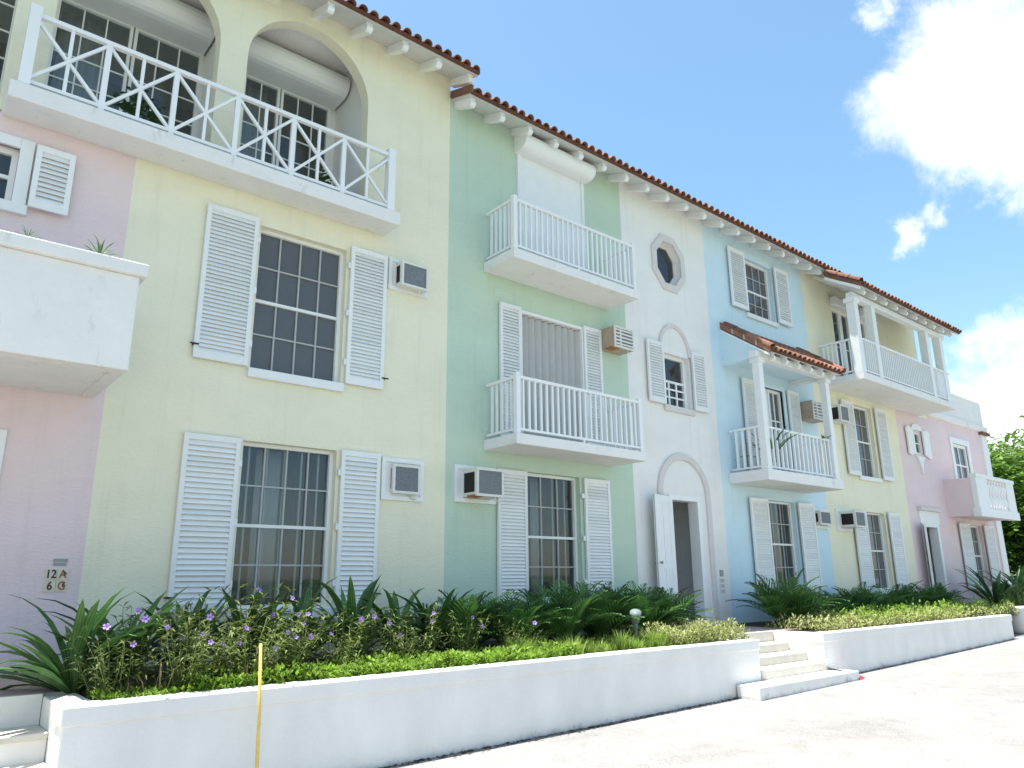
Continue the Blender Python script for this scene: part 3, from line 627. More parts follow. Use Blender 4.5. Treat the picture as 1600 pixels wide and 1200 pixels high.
arch_trim(Wh, 11.36, 12.36, 5.12, 5.14, 0.60, 0.07); arch_trim(Wh, 11.07, 12.67, 0.0, 2.28, 0.82, 0.13)
ww = sash_window(Wh, 11.46, 12.30, 4.02, 5.10, y=0.13, cols=1, rows=2, mid=True, munt='paint', glass='glass', midz=4.56, fw=0.06)
s = MB(); 
for i in range(1, 3): x = 11.52+0.72*i/3; s.box(x-0.018, x+0.018, 0.105, 0.13, 4.08, 4.56)
for z in (4.24, 4.40): s.box(11.52, 12.24, 0.107, 0.128, z-0.016, z+0.016)
s.build('sash_grid', 'paint', ww)
MB().box(11.42, 12.36, -0.05, 0.08, 3.90, 4.018).build('window_sill', 'trimstone', Wh)
shutter(Wh, 10.94, 11.43, 4.02, 5.26, y=-0.06); shutter(Wh, 12.34, 12.80, 4.02, 5.26, y=-0.06)
m = MB(); m.box(11.39, 11.485, -0.02, 0.21, 0.0, 2.28); m.box(12.255, 12.35, -0.02, 0.21, 0.0, 2.28); m.box(11.485, 12.255, -0.018, 0.208, 2.185, 2.28); m.build('door_casing', 'paint', Wh)
# corridor seen through the open door
MB().box(12.62, 12.72, 0.205, 2.3, 0.0, 2.6).build('corridor_wall', 'white_wall', Wh); MB().box(10.6, 12.62, 2.2, 2.29, 0.0, 2.6).build('corridor_wall', 'white_wall', Wh)
# door leaf, swung open against the wall, with recessed panels
ang = R(166); hx, hy = 11.40, -0.06; dl = MB(); wd = 0.70
def leafpt(a, t, z): return (hx+math.cos(ang)*a - math.sin(ang)*t, hy-math.sin(ang)*a*1.0 - math.cos(ang)*t*1.0, z)
def leafbox(m, a0, a1, t0, t1, z0, z1):
    v = [leafpt(a, t, z) for z in (z0, z1) for a, t in ((a0, t0), (a1, t0), (a1, t1), (a0, t1))]
    m.add(v, [(0,3,2,1),(4,5,6,7),(0,1,5,4),(1,2,6,5),(2,3,7,6),(3,0,4,7)])
leafbox(dl, 0, wd, 0.012, 0.03, 0.03, 2.23); 
for a0_, a1_ in ((0, 0.11), (wd/2-0.04, wd/2+0.04), (wd-0.11, wd)): leafbox(dl, a0_, a1_, 0, 0.042, 0.03, 2.23)
for z0_, z1_ in ((0.03, 0.22), (0.92, 1.02), (2.10, 2.23)):
    for a0_, a1_ in ((0.11, wd/2-0.04), (wd/2+0.04, wd-0.11)): leafbox(dl, a0_, a1_, 0.002, 0.04, z0_, z1_)
dl = dl.build('door', 'paint', Wh)
k = leafpt(wd-0.07, 0.07, 1.02); MB().tube([leafpt(wd-0.07, 0.04, 1.02), leafpt(wd-0.07, 0.075, 1.02), leafpt(wd-0.07, 0.10, 1.02)], [0.012, 0.03, 0.022], 10).build('handle', 'metal_grey', dl)
k2 = leafpt(wd-0.07, -0.05, 1.02); MB().tube([leafpt(wd-0.07, 0.0, 1.02), k2], [0.012, 0.028], 10).build('handle', 'metal_grey', dl)
rf = tiled_roof(Wh, 10.43, 13.15, -0.58, 8.36, R(20), 5.0); rafters(rf, 10.43, 13.15, -0.58, 8.36, R(20), start=0.33)

# ------------------------------------------------------------------ blue house
B = house('townhouse', 'light blue house with a tile-roofed porch balcony on two posts', 13.15, 17.3, 8.7, 'blue', rect(13.15, 17.3, ZB, 8.55),
          [rect(14.68, 15.86, 0.43, 2.38), rect(14.64, 15.86, 6.64, 8.05), rect(14.72, 15.82, 2.84, 4.95)])
sash_window(B, 14.68, 15.86, 0.43, 2.38, cols=3, rows=4, midz=1.45, glass='glass', bars=4); sill(B, 14.66, 15.9, 0.43, 0.14)
shutter(B, 14.00, 14.66, 0.40, 2.38, y=-0.07); shutter(B, 15.90, 16.56, 0.40, 2.38, y=-0.07)
sash_window(B, 14.64, 15.86, 6.64, 8.05, cols=4, rows=4, midz=7.3, glass='screen'); sill(B, 14.6, 15.92, 6.64)
shutter(B, 14.0, 14.62, 6.66, 8.10, y=-0.07); shutter(B, 15.90, 16.50, 6.66, 8.10, y=-0.07)
for p, q in ((14.72, 15.26), (15.28, 15.82)): sash_window(B, p, q, 2.84, 4.95, y=0.08, cols=2, rows=3, mid=False, munt='paint', glass='screen', mw=0.03, fw=0.07, name='glazed_door')
m = MB(); m.box(14.62, 14.72, -0.03, 0.08, 2.84, 5.05); m.box(15.82, 15.92, -0.03, 0.08, 2.84, 5.05); m.box(14.72, 15.82, -0.028, 0.08, 4.95, 5.05); m.build('door_casing', 'blue', B)
shutter(B, 14.10, 14.60, 2.86, 5.0, y=-0.07); shutter(B, 15.94, 16.42, 2.86, 5.0, y=-0.07)
bo = balcony(B, 13.40, 16.42, -0.92, 2.62, 2.84, newel=False, sp=0.16, bal=0.045, rail_h=0.90, inset=0.12)
for x in (13.56, 16.28): MB().box(x-0.08, x+0.08, -0.88, -0.72, 2.84, 5.16).build('post', 'paint', bo, bevel=0.01); MB().box(x-0.11, x+0.11, -0.91, -0.69, 5.06, 5.158).build('post_cap', 'paint', bo)
MB().box(13.40, 16.5, -0.88, -0.72, 5.16, 5.30).build('beam', 'paint', bo); MB().box(13.46, 13.62, -0.72, 0.0, 5.16, 5.30).build('beam', 'blue', bo); MB().box(16.22, 16.38, -0.72, 0.0, 5.16, 5.30).build('beam', 'paint', bo)
rf = tiled_roof(B, 13.62, 16.60, -1.12, 5.30, R(36), 1.12, rows=2, name='porch_roof')
pit = R(36)
me = tile_mesh('verge', 0.10, 0.34)
for i in range(4):
    y = -1.14+i*0.27; link('verge_tile', me, None, rf, (13.62, y, 5.34+(y+1.12)*math.tan(pit)), (pit, 0, 0)); link('verge_tile', me, None, rf, (16.6, y, 5.34+(y+1.12)*math.tan(pit)), (pit, 0, 0))
MB().prismx([(-1.12, 5.22), (-1.12, 5.36), (0.0, 5.36+1.12*math.tan(pit)), (0.0, 5.22+1.12*math.tan(pit))], 13.535, 13.60).build('verge_board', 'tile', rf)
for i in range(1, 4):
    y = -1.12+i*0.27; z = 5.22+(y+1.12)*math.tan(pit); MB().prismx([(y, z-0.004), (y, z+0.145), (y+0.03, z+0.167), (y+0.03, z+0.018)], 13.530, 13.606).build('mortar_joint', 'mortar', rf)
MB().prismx([(-1.08, 5.17), (-1.08, 5.22), (0.0, 5.22+1.08*math.tan(pit)), (0.0, 5.17+1.08*math.tan(pit))], 13.52, 13.60).build('verge_mould', 'paint', rf)
MB().prismx([(-0.90, 5.302), (0.0, 5.302), (0.0, 5.175+1.08*math.tan(pit))], 13.49, 13.55).build('gable_infill', 'blue', rf)
rafters(rf, 13.7, 16.6, -1.12, 5.30, R(36), step=0.5, w=0.08, h=0.11, start=0.2)
MB().box(13.62, 16.22, -0.72, 0.0, 5.262, 5.29).build('porch_ceiling', 'blue', rf)
rf = tiled_roof(B, 13.15, 17.3, -0.58, 8.36, R(20), 5.0); rafters(rf, 13.15, 17.3, -0.58, 8.36, R(20), start=0.10)

# ------------------------------------------------------------------ far yellow house with the long porch
Y2 = house('townhouse', 'pale yellow house with a long posted porch balcony under a hipped tile roof', 17.3, 21.8, 8.6, 'yellow',
           [(17.3, ZB), (21.8, ZB), (21.8, 5.36), (24.0, 5.36), (24.0, 8.5), (17.3, 8.5)],
           [rect(19.14, 20.28, 0.43, 2.35), rect(19.16, 20.28, 3.26, 5.16), rect(18.75, 19.75, 5.62, 7.75), rect(20.2, 21.2, 5.62, 7.75)], inner=True)
MB().box(21.7, 24.0, 0.2, 0.6, 5.36, 8.4).build('terrace_wall', 'yellow', Y2)
sash_window(Y2, 19.14, 20.28, 0.43, 2.35, cols=3, rows=4, glass='screen'); sill(Y2, 19.1, 20.32, 0.43)
shutter(Y2, 18.46, 19.10, 0.38, 2.34, y=-0.07); shutter(Y2, 20.36, 21.0, 0.38, 2.38, y=-0.07)
sash_window(Y2, 19.16, 20.28, 3.26, 5.16, cols=3, rows=4, glass='screen'); sill(Y2, 19.1, 20.32, 3.26)
shutter(Y2, 18.52, 19.12, 3.24, 5.16, y=-0.07); shutter(Y2, 20.38, 21.0, 3.24, 5.2, y=-0.07)
for p, q in ((18.75, 19.75), (20.2, 21.2)):
    for s0 in (0, 1): sash_window(Y2, p+s0*0.5, p+0.5+s0*0.5, 5.62, 7.75, y=0.06, cols=1, rows=2, mid=False, munt='paint', glass='glass', fw=0.08, name='glazed_door')
bo = balcony(Y2, 17.72, 23.3, -1.10, 5.36, 5.54, newel=False, sp=0.11, rail_h=0.90, inset=0.06, side_right=False)
MB().box(22.35, 23.24, -1.03, -1.02, 5.66, 6.36).build('solid_panel', 'rail', bo)
for x in (17.82, 18.75, 22.0, 22.95): MB().box(x-0.10, x+0.10, -1.08, -0.88, 5.54, 7.46).build('post', 'paint', bo)
MB().box(17.72, 23.3, -1.06, -0.90, 7.46, 7.60).build('beam', 'paint', bo)
MB().box(17.68, 17.96, -1.12, -0.84, 7.34, 7.458).build('post_cap', 'paint', bo)
for p_ in (18.70, 20.15): MB().box(p_, p_+1.1, -0.16, 0.0, 7.76, 8.02).build('roller_box', 'paint', Y2, bevel=0.03)
pp = R(31)
rf = tiled_roof(Y2, 17.60, 23.75, -1.37, 7.70, pp, 0.92, rows=2, name='porch_roof'); rafters(rf, 17.9, 23.8, -1.37, 7.70, pp, step=0.6, start=0.1, h=0.10, w=0.08)
MB().prismx([(-1.37, 7.62), (-1.37, 7.74), (-0.50, 7.74+0.87*math.tan(pp)), (-0.50, 7.62+0.87*math.tan(pp))], 17.53, 17.60).build('verge_board', 'tile', rf)
MB().prismx([(-1.34, 7.54), (-1.34, 7.62), (-0.5, 7.62+0.84*math.tan(pp)), (-0.5, 7.54+0.84*math.tan(pp))], 17.545, 17.61).build('verge_mould', 'paint', rf)
for i in range(3):
    y = -1.39+i*0.28; link('verge_tile', tile_mesh('verge', 0.10, 0.34), None, rf, (17.57, y, 7.745+(y+1.37)*math.tan(pp)), (pp, 0, 0))
rf = tiled_roof(Y2, 17.3, 23.75, -0.58, 8.36, R(20), 5.0, rows=2); rafters(rf, 17.3, 17.7, -0.58, 8.36, R(20), start=0.15)

# ------------------------------------------------------------------ far pink house
P2 = house('townhouse', 'pink two-storey house with a pierced white balcony next to the tree', 21.8, 28.6, 5.6, 'pink', [(21.8, ZB+0.3), (28.6, ZB+0.3), (28.6, 5.6), (24.0, 5.6), (24.0, 5.36), (21.8, 5.36)],
           [rect(22.60, 23.50, 0.0, 2.12), rect(25.84, 26.95, 0.43, 2.28), rect(25.62, 26.8, 2.9, 4.82), rect(22.72, 23.32, 4.2, 4.85)], floors=(0.0, 2.85))
MB().box(24.0, 28.62, -0.02, 0.18, 5.6, 6.5).build('parapet', 'white_wall', P2); MB().box(23.9, 28.7, -0.10, 0.2, 5.46, 5.66).build('cornice', 'concrete', P2, bevel=0.02)
MB().box(28.60, 28.8, 0.2, 6.0, -0.5, 6.4).build('end_wall', 'white_wall', P2)
m = MB(); m.box(28.2, 28.66, -0.05, 0.2, ZB+0.2, 5.46); m.build('corner_pilaster', 'paint', P2)
MB().box(28.1, 28.76, -0.14, 0.2, 5.36, 5.455).build('pilaster_cap', 'tile', P2)
m = MB(); m.box(22.48, 22.615, -0.03, 0.21, 0.0, 2.2); m.box(23.485, 23.62, -0.03, 0.21, 0.0, 2.2); m.box(22.615, 23.485, -0.028, 0.208, 2.105, 2.2); m.box(22.40, 23.7, -0.035, 0.05, 2.2, 2.55); m.build('door_casing', 'paint', P2)
MB().box(24.0, 24.1, 0.205, 2.3, 0.0, 2.6).build('corridor_wall', 'white_wall', P2)
MB().box(22.35, 23.75, -0.12, 0.0, 2.55, 2.64).build('door_hood', 'trimstone', P2)
d = MB().box(0, 0.62, -0.02, 0.02, 0.02, 2.15); dm = d.build('door', 'paint', P2); dm.rotation_euler = (0, 0, R(-160)); dm.location = Vector((22.32, -0.16, 0.02))-WL[P2.name]; WL[dm.name] = Vector((22.32, -0.16, 0.02))
hd = MB().box(-0.03, 0.03, 0.02, 0.06, 1.0, 1.06).build('handle', 'metal_grey', dm); hd.location = (0.25, 0.04, 1.0)
sash_window(P2, 25.84, 26.95, 0.43, 2.28, cols=3, rows=4, glass='screen'); shutter(P2, 25.02, 25.80, 0.38, 2.30, y=-0.07); shutter(P2, 27.0, 27.75, 0.38, 2.30, y=-0.07); sill(P2, 25.8, 27.0, 0.43)
sash_window(P2, 25.62, 26.8, 2.9, 4.82, y=0.05, cols=2, rows=3, mid=False, munt='paint', glass='glass', fw=0.1, mw=0.05, name='glazed_door')
m = MB(); m.box(25.44, 25.62, -0.04, 0.05, 2.9, 5.0); m.box(26.8, 26.98, -0.04, 0.05, 2.9, 5.0); m.box(25.62, 26.8, -0.038, 0.05, 4.82, 5.0); m.build('door_casing', 'paint', P2)
# ornate little window with curved shutters
sash_window(P2, 22.72, 23.32, 4.2, 4.85, y=0.06, cols=2, rows=2, mid=False, munt='paint', glass='glass', fw=0.05, mw=0.03)
for s0, xo in ((-1, 22.70), (1, 23.34)):
    pts = [(0, 4.18), (0.34, 4.10), (0.46, 4.16), (0.44, 4.3), (0.44, 4.75), (0.48, 4.88), (0.36, 4.95), (0.1, 4.92), (0, 4.9)]
    poly = [(xo+s0*a, z) for a, z in pts]; poly = poly if s0 > 0 else poly[::-1]
    sh = MB().prism(poly, -0.07, -0.03).build('curved_shutter', 'paint', P2)
MB().prism(archloop(22.66, 23.38, 4.90, 4.92, 0.16), -0.05, 0.0).build('window_head', 'paint', P2)
MB().prism([(22.72, 4.12), (22.86, 4.0), (22.96, 3.78), (23.02, 3.6), (23.08, 3.78), (23.18, 4.0), (23.32, 4.12)], -0.06, 0.0).build('window_bracket', 'paint', P2)
# box balcony with pierced front
b = MB(); b.box(24.45, 27.55, -0.88, 0.0, 2.45, 2.60); b.box(24.45, 24.60, -0.88, 0.0, 2.60, 3.55); b.box(27.4, 27.55, -0.88, 0, 2.60, 3.55)
bo = b.build('balcony', 'pink', P2)
f_ = MB(); f_.box(24.44, 25.3, -0.90, -0.76, 2.60, 3.55); f_.box(26.9, 27.56, -0.90, -0.76, 2.60, 3.55); f_.box(24.42, 27.58, -0.93, -0.72, 3.55, 3.66); f_.box(24.40, 27.60, -0.93, -0.72, 2.42, 2.66); f_.build('balcony_front', 'paint', bo)
for i in range(7):
    x = 25.42+i*0.235; z0 = 2.66; prof = [(0, .05), (.06, .05), (.1, .03), (.22, .075), (.36, .045), (.445, .03), (.53, .045), (.67, .075), (.79, .03), (.83, .05), (.89, .05)]
    MB().tube([(x, -0.83, z0+h) for h, q in prof], [q for h, q in prof], 10).build('baluster', 'paint', bo, True)

# ------------------------------------------------------------------ air conditioners
ac_unit(5.34, 5.80, 4.90, 5.28, 0.20, 'white window air conditioner beside the upper shutters of the yellow arched house', plate=(5.22, 5.90, 4.86, 5.36))
ac_unit(5.36, 5.80, 1.90, 2.30, 0.10, 'white air conditioner in a square frame beside the yellow arched house ground floor shutters', plate=(5.22, 5.90, 1.81, 2.39))
ac_unit(6.60, 7.10, 1.92, 2.33, 0.36, 'rust-stained air conditioner overlapping a ground floor shutter of the green house', plate=(6.44, 7.22, 1.85, 2.40), rust=True)
ac_unit(9.70, 10.22, 4.78, 5.18, 0.36, 'tan louvered air conditioner above the middle balcony of the green house', style='louver', case='actan', rust=True)
ac_unit(16.52, 17.10, 4.35, 4.80, 0.36, 'tan louvered air conditioner under the porch roof of the blue house', style='louver', case='actan')
ac_unit(16.66, 17.16, 1.92, 2.24, 0.16, 'small air conditioner by the ground floor shutter of the blue house', plate=(16.58, 17.25, 1.84, 2.30))
ac_unit(17.86, 18.36, 1.90, 2.28, 0.40, 'grey air conditioner by the ground floor shutters of the far yellow house', plate=(17.66, 18.40, 1.82, 2.34), case='acwhite')
ac_unit(17.92, 18.36, 4.48, 4.90, 0.32, 'white air conditioner below the long porch of the far yellow house')

# ------------------------------------------------------------------ curtains
curtain(3.36, 4.50, 0.45, 2.38, 0.42, 'curtain', 'brown curtain behind the barred ground floor window of the yellow arched house', waves=9)
curtain(7.92, 9.0, 0.45, 2.38, 0.42, 'curtain', 'brown curtain behind the barred ground floor window of the green house', waves=8)
curtain(14.74, 15.80, 0.45, 2.34, 0.42, 'curtain', 'brown curtain behind the barred ground floor window of the blue house', waves=8)
curtain(3.62, 3.95, 0.45, 2.38, 0.36, 'sheer', 'pale net strip hanging in the barred ground floor window of the yellow arched house', waves=3, amp=0.015)
curtain(8.25, 8.5, 0.45, 2.38, 0.36, 'sheer', 'pale net strip hanging in the barred ground floor window of the green house', waves=3, amp=0.015)
curtain(0.9, 1.5, 5.9, 8.2, 1.36, 'sheer', 'white curtain drawn aside behind the glazed doors of the first loggia arch', waves=5)
curtain(3.1, 3.75, 5.9, 8.2, 1.36, 'sheer', 'white curtain drawn aside behind the glazed doors of the second loggia arch', waves=5)

# ------------------------------------------------------------------ planters, steps, landing
ZT = -0.115
def planter(x0, x1, label):
    t = empty('planter', ((x0+x1)/2, -2.49, street_z(x0)-0.1)); tag(t, label, 'planter', 'white planters along the street')
    zb = street_z(x0)-0.12
    MB().box(x0, x1, -2.60, -2.38, zb, ZT).build('front_wall', 'planter', t, bevel=0.014)
    MB().box(x0, x0+0.24, -2.38, -1.5, zb, ZT-0.002).build('end_wall', 'planter', t, bevel=0.012); MB().box(x1-0.24, x1, -2.38, -1.5, zb, ZT-0.002).build('end_wall', 'planter', t, bevel=0.012)
    c = MB().box(x0-0.012, x1+0.012, -2.614, -2.37, ZT-0.13, ZT+0.004).build('cap_band', 'planter', t, bevel=0.012)
    return t
planter(1.24, 9.93, 'long white rendered planter wall full of purple-flowered shrubs')
planter(11.72, 20.1, 'white rendered planter wall between the stepped entrance and the far pink house')
def soil(x0, x1, y0, y1):
    m = MB(); n = 24
    for i in range(n+1):
        for j in range(7):
            x = x0+(x1-x0)*i/n; y = y0+(y1-y0)*j/6; m.v.append((x, y, -0.17+0.06*(j/6)+random.uniform(-0.012, 0.012)))
    for i in range(n):
        for j in range(6): a = i*7+j; m.f.append((a, a+7, a+8, a+1))
    return struct(link('soil', m.mesh('soil'), 'soil'))
soil(1.45, 9.7, -2.39, 0.0); soil(11.9, 27.8, -2.39, 0.0)
struct(MB().box(9.69, 12.6, -1.72, 0.0, -0.9, -0.115).build('landing', 'floor')); struct(MB().box(-5, 1.46, -1.75, 0.0, -0.95, -0.10).build('landing', 'floor'))
st = empty('steps', (10.8, -2.3, -0.82)); tag(st, 'white entrance steps with a wide lowest step leading to the open white door', 'steps', 'white steps between planters')
MB().box(9.28, 12.0, -2.98, -2.62, -1.0, -0.655).build('step', 'planter', st, bevel=0.015)
for y, z in ((-2.61, -0.53), (-2.31, -0.40), (-2.01, -0.27)): MB().box(9.94, 11.71, y, -1.72, -1.0, z).build('step', 'step', st, bevel=0.015)
MB().box(9.94, 11.71, -1.74, -1.70, -1.0, -0.112).build('step', 'step', st)
# sloped white cheek beside the wide step
st2 = empty('steps', (0.0, -2.2, -0.9)); tag(st2, 'white steps with sandy treads in front of the near pink house', 'steps', 'white steps between planters')
for y, z in ((-2.86, -0.72), (-2.52, -0.52), (-2.18, -0.32)):
    s_ = MB().box(-2.2, 1.235, y, -1.74, -1.1, z-0.05).build('step', 'planter', st2); MB().box(-2.2, 1.235, y-0.025, -1.74, z-0.049, z).build('tread', 'step', s_, bevel=0.01)
MB().box(-2.2, 1.235, -1.80, -1.735, -1.0, -0.098).build('step', 'planter', st2)

# ------------------------------------------------------------------ small things by the street
t = MB().tube([(2.62, -2.75, street_z(2.6)-0.05), (2.60, -2.75, -0.3), (2.572, -2.75, 0.25)], [0.0155, 0.014, 0.0115], 10).build('yellow_rod', 'stake', None, True)
tag(t, 'thin yellow rod standing upright in front of the long planter', 'rod')
MB().tube([(2.605, -2.75, -0.36), (2.6045, -2.75, -0.35)], 0.018, 10).build('joint_ring', 'stake', t)
def spot(x, y, z, mat, label):
    t = empty('garden_spotlight', (x, y, z)); tag(t, label, 'garden light', 'garden spotlights in the planter')
    MB().tube([(x, y, z-0.06), (x, y, z+0.22)], 0.018, 8).build('stake', mat, t)
    MB().tube([(x, y, z+0.20), (x-0.01, y, z+0.25)], [0.03, 0.03], 8).build('knuckle', mat, t)
    p = [Vector((x+0.03, y+0.05, z+0.24)), Vector((x+0.01, y+0.02, z+0.28)), Vector((x-0.04, y-0.04, z+0.38)), Vector((x-0.05, y-0.05, z+0.40))]
    h = MB().tube(p, [0.03, 0.055, 0.075, 0.08], 12).build('lamp_head', mat, t, True)
spot(8.15, -1.88, -0.10, 'lamp', 'grey-green garden spotlight among the fronds near the entrance steps')
spot(2.06, -2.0, -0.16, 'lampdark', 'dark green garden spotlight between the purple-flowered shrubs')
m = MB(); z = street_z(11.9); m.add([(11.95, -3.02, z+0.004), (12.25, -2.95, z+0.004), (12.28, -2.82, z+0.02), (12.0, -2.80, z+0.06), (12.05, -2.93, z+0.07)], [(0,1,4),(1,2,4),(2,3,4),(3,0,4),(0,3,2,1)])
tag(m.build('crumpled_bag', 'red'), 'small crumpled red bag on the ground by the wide step', 'bag')
m = MB(); z = -0.655; m.add([(11.72, -2.97, z), (12.02, -3.0, street_z(12)), (12.35, -2.75, street_z(12.3)), (12.3, -2.61, street_z(12.3)), (11.72, -2.61, z+0.06)], [(0,1,4),(1,2,4),(2,3,4)])
m.build('cheek', 'planter', st)
# house number tiles
def text_mesh(txt, size):
    cu = bpy.data.curves.new('text', 'FONT'); cu.body = txt; cu.size = size; cu.extrude = 0.002; cu.offset = size*0.02; cu.align_x = 'CENTER'; cu.align_y = 'CENTER'
    t = bpy.data.objects.new('tmp', cu); C.objects.link(t); dg = bpy.context.evaluated_depsgraph_get(); me = bpy.data.meshes.new_from_object(t.evaluated_get(dg)); bpy.data.objects.remove(t, do_unlink=True)
    me.materials.clear(); return me
t = empty('house_number', (1.52, 0, 0.66)); tag(t, 'cream ceramic number tiles on the pink wall near its yellow edge', 'sign')
for i, (x, z, tx, mt) in enumerate(((1.465, 0.83, '12', 'ink'), (1.57, 0.83, 'A', 'redink'), (1.465, 0.715, '6', 'ink'), (1.57, 0.715, 'G', 'redink'))):
    p = MB().box(x-0.05, x+0.05, -0.012, 0.0, z-0.054, z+0.054).build('number_tile', 'ceramic', t)
    link('numeral', text_mesh(tx, 0.115), mt, p, (x, -0.015, z), (R(90), 0, 0), (0.85, 1, 1))
    if mt == 'redink': link('numeral', text_mesh('6' if i > 1 else 'b', 0.06), 'ink', p, (x+0.018, -0.0165, z+0.012), (R(90), 0, 0))
t = MB().box(1.47, 1.60, -0.01, 0, 0.955, 0.985).box(1.475, 1.59, -0.01, 0, 0.915, 0.945).build('wall_vent', 'metal_grey'); tag(t, 'small grey vent grille above the number tiles on the pink wall', 'vent')
t = empty('entry_panel', (12.87, 0, 0.5)); tag(t, 'small pale bell panel on the white wall right of the open door', 'bell panel')
MB().box(12.83, 12.93, -0.02, 0, 0.78, 0.90).build('bell_box', 'metal_grey', t)
for z in (0.70, 0.60, 0.50): MB().box(12.80, 12.97, -0.008, 0, z-0.04, z+0.04).build('number_tile', 'trimstone', t); link('numeral', text_mesh({0.70: '10', 0.60: '11', 0.50: '4'}[z], 0.07), 'metal_grey', t, (12.885, -0.01, z), (R(90), 0, 0))

# ------------------------------------------------------------------ plants
def strap_leaf(L, W, e0, droop, fold=0.35, n=7, twist=0.0):
    m = MB(); x = z = 0.0; e = e0; st = L/n; side = 0
    for i in range(n+1):
        t = i/n; w = W*(0.45+1.1*t if t < 0.45 else 0.95*(1-((t-0.45)/0.55)**1.8))*0.5 if i < n else 0.001
        nx, nz = -math.sin(e), math.cos(e); a = twist*t
        y = side
        m.v += [(x+nx*w*fold, y-w*math.cos(a), z+nz*w*fold-w*math.sin(a)), (x, y, z), (x+nx*w*fold, y+w*math.cos(a), z+nz*w*fold+w*math.sin(a))]
        x += math.cos(e)*st; z += math.sin(e)*st; e -= droop/n*(0.4+1.2*t); side += twist*0.03
    for i in range(n):
        b = i*3; m.f += [(b, b+1, b+4, b+3), (b+1, b+2, b+5, b+4)]
    me = m.mesh('leaf', smooth=True); return me
def raw(m, name, mat):
    me = bpy.data.meshes.new(name); me.from_pydata(m.v, [], m.f); me.materials.append(MT[mat]); me.update(); return me
rp = random.Random(21)
STRAP = []
for i in range(9):
    me = strap_leaf(rp.uniform(0.80, 1.08), rp.uniform(0.078, 0.115), rp.uniform(R(62), R(88)), rp.uniform(R(25), R(95)), twist=rp.uniform(-0.6, 0.6)); me.materials.append(MT['leaf']); STRAP.append(me)
def strap_plant(x, y, n, s, label, group, z=-0.14, low=False):
    t = empty('strap_leaf_lily', (x, y, z)); tag(t, label, 'plant', group)
    for i in range(n):
        a = i*2.399+rp.uniform(-0.4, 0.4); tilt = rp.uniform(-0.1, 0.55) if not low else rp.uniform(0.1, 0.85)
        if low and (math.sin(a) < -0.25 and math.cos(a) > -0.5): tilt = rp.uniform(-0.15, 0.2)
        sc_ = s*rp.uniform(0.75, 1.12); o = link('leaf', rp.choice(STRAP), None, t, (x+math.cos(a)*0.03, y+math.sin(a)*0.03, z))
        o.rotation_euler = (0, tilt, a); o.scale = (sc_, sc_, sc_)
    return t
def frond_mesh(L, e0, droop, n=15, lw=0.026, ll=0.27):
    m = MB(); x = z = 0.0; e = e0; pts = []
    for i in range(n+1):
        pts.append((x, z, e)); x += math.cos(e)*L/n; z += math.sin(e)*L/n; e -= droop/n*(0.3+1.4*i/n)
    for i in range(n):
        x, z, e = pts[i]; x2, z2, _ = pts[i+1]; w = 0.006*(1-i/n)+0.002
        if i % 3 == 0:
            j = min(i+3, n); m.add([(x, -w, z), (pts[j][0], -w*0.8, pts[j][1]), (pts[j][0], w*0.8, pts[j][1]), (x, w, z)], [(0,1,2,3)])
        t = i/n
        if t < 0.14: continue
        l = ll*math.sin(math.pi*min(1, 0.18+0.82*t)**0.8)*rp.uniform(0.85, 1.1)+0.04; 
        for s_ in (-1, 1):
            fwd = 1.0+0.7*t; up = 0.22
            d = Vector((math.cos(e)*fwd-math.sin(e)*up, s_*1.0, math.sin(e)*fwd+math.cos(e)*up)).normalized()
            tv = Vector((math.cos(e), 0, math.sin(e)))*lw
            b0 = Vector((x, 0, z)); mid = b0+d*l*0.5; tip = b0+d*l-Vector((0, 0, 0.02))
            m.add([b0, mid-tv*0.6, tip, mid+tv], [(0,1,2,3)])
    return raw(m, 'frond', 'frond')
FROND = [frond_mesh(rp.uniform(0.70, 0.98), rp.uniform(R(60), R(88)), rp.uniform(R(18), R(75))) for i in range(8)]
def cycad(x, y, n, s, label, group, z=-0.14, fan=1.0):
    t = empty('cycad', (x, y, z)); tag(t, label, 'plant', group)
    for i in range(n):
        a = i*2.399+rp.uniform(-0.4, 0.4); sc_ = s*rp.uniform(0.78, 1.12)
        o = link('frond', rp.choice(FROND), None, t, (x+math.cos(a)*0.05, y+math.sin(a)*0.05, z)); o.rotation_euler = (rp.uniform(-.15, .15), rp.uniform(-0.15, 0.62)*fan, a); o.scale = (sc_,)*3
    return t
def ruellia_mesh(seed, stems=34):
    q = random.Random(seed); m = MB(); tips = []
    for s_ in range(stems):
        a = q.uniform(0, 6.283); r0 = q.uniform(0, 0.16); lean = q.uniform(0.05, 0.75); H = q.uniform(0.35, 0.82)
        p = Vector((math.cos(a)*r0, math.sin(a)*r0, 0)); d = Vector((math.cos(a)*lean, math.sin(a)*lean, 1)).normalized(); seg = 8; prev = p.copy()
        for k in range(seg):
            nx = prev+d*(H/seg); d = (d+Vector((q.uniform(-.12, .12), q.uniform(-.12, .12), -0.02))).normalized()
            wv = Vector((-d.y, d.x, 0)); wv = (wv.normalized() if wv.length > 1e-3 else Vector((1, 0, 0)))*0.0035
            m.add([prev-wv, prev+wv, nx+wv, nx-wv], [(0,1,2,3)])
            if k > 0:
                for c in range(2 if k < 6 else 3):
                    b = q.uniform(0, 6.283); l = q.uniform(0.07, 0.155); el = q.uniform(-0.25, 0.9); ld = Vector((math.cos(b)*math.cos(el), math.sin(b)*math.cos(el), math.sin(el)))
                    sd = ld.cross(Vector((0, 0, 1))).normalized()*q.uniform(0.007, 0.0125); mid = nx+ld*l*0.45; tip = nx+ld*l-Vector((0, 0, l*0.22))
                    m.add([nx, mid-sd, tip, mid+sd], [(0,1,2,3)])
            prev = nx
        tips.append(prev)
    return raw(m, 'foliage', 'ruellia'), tips
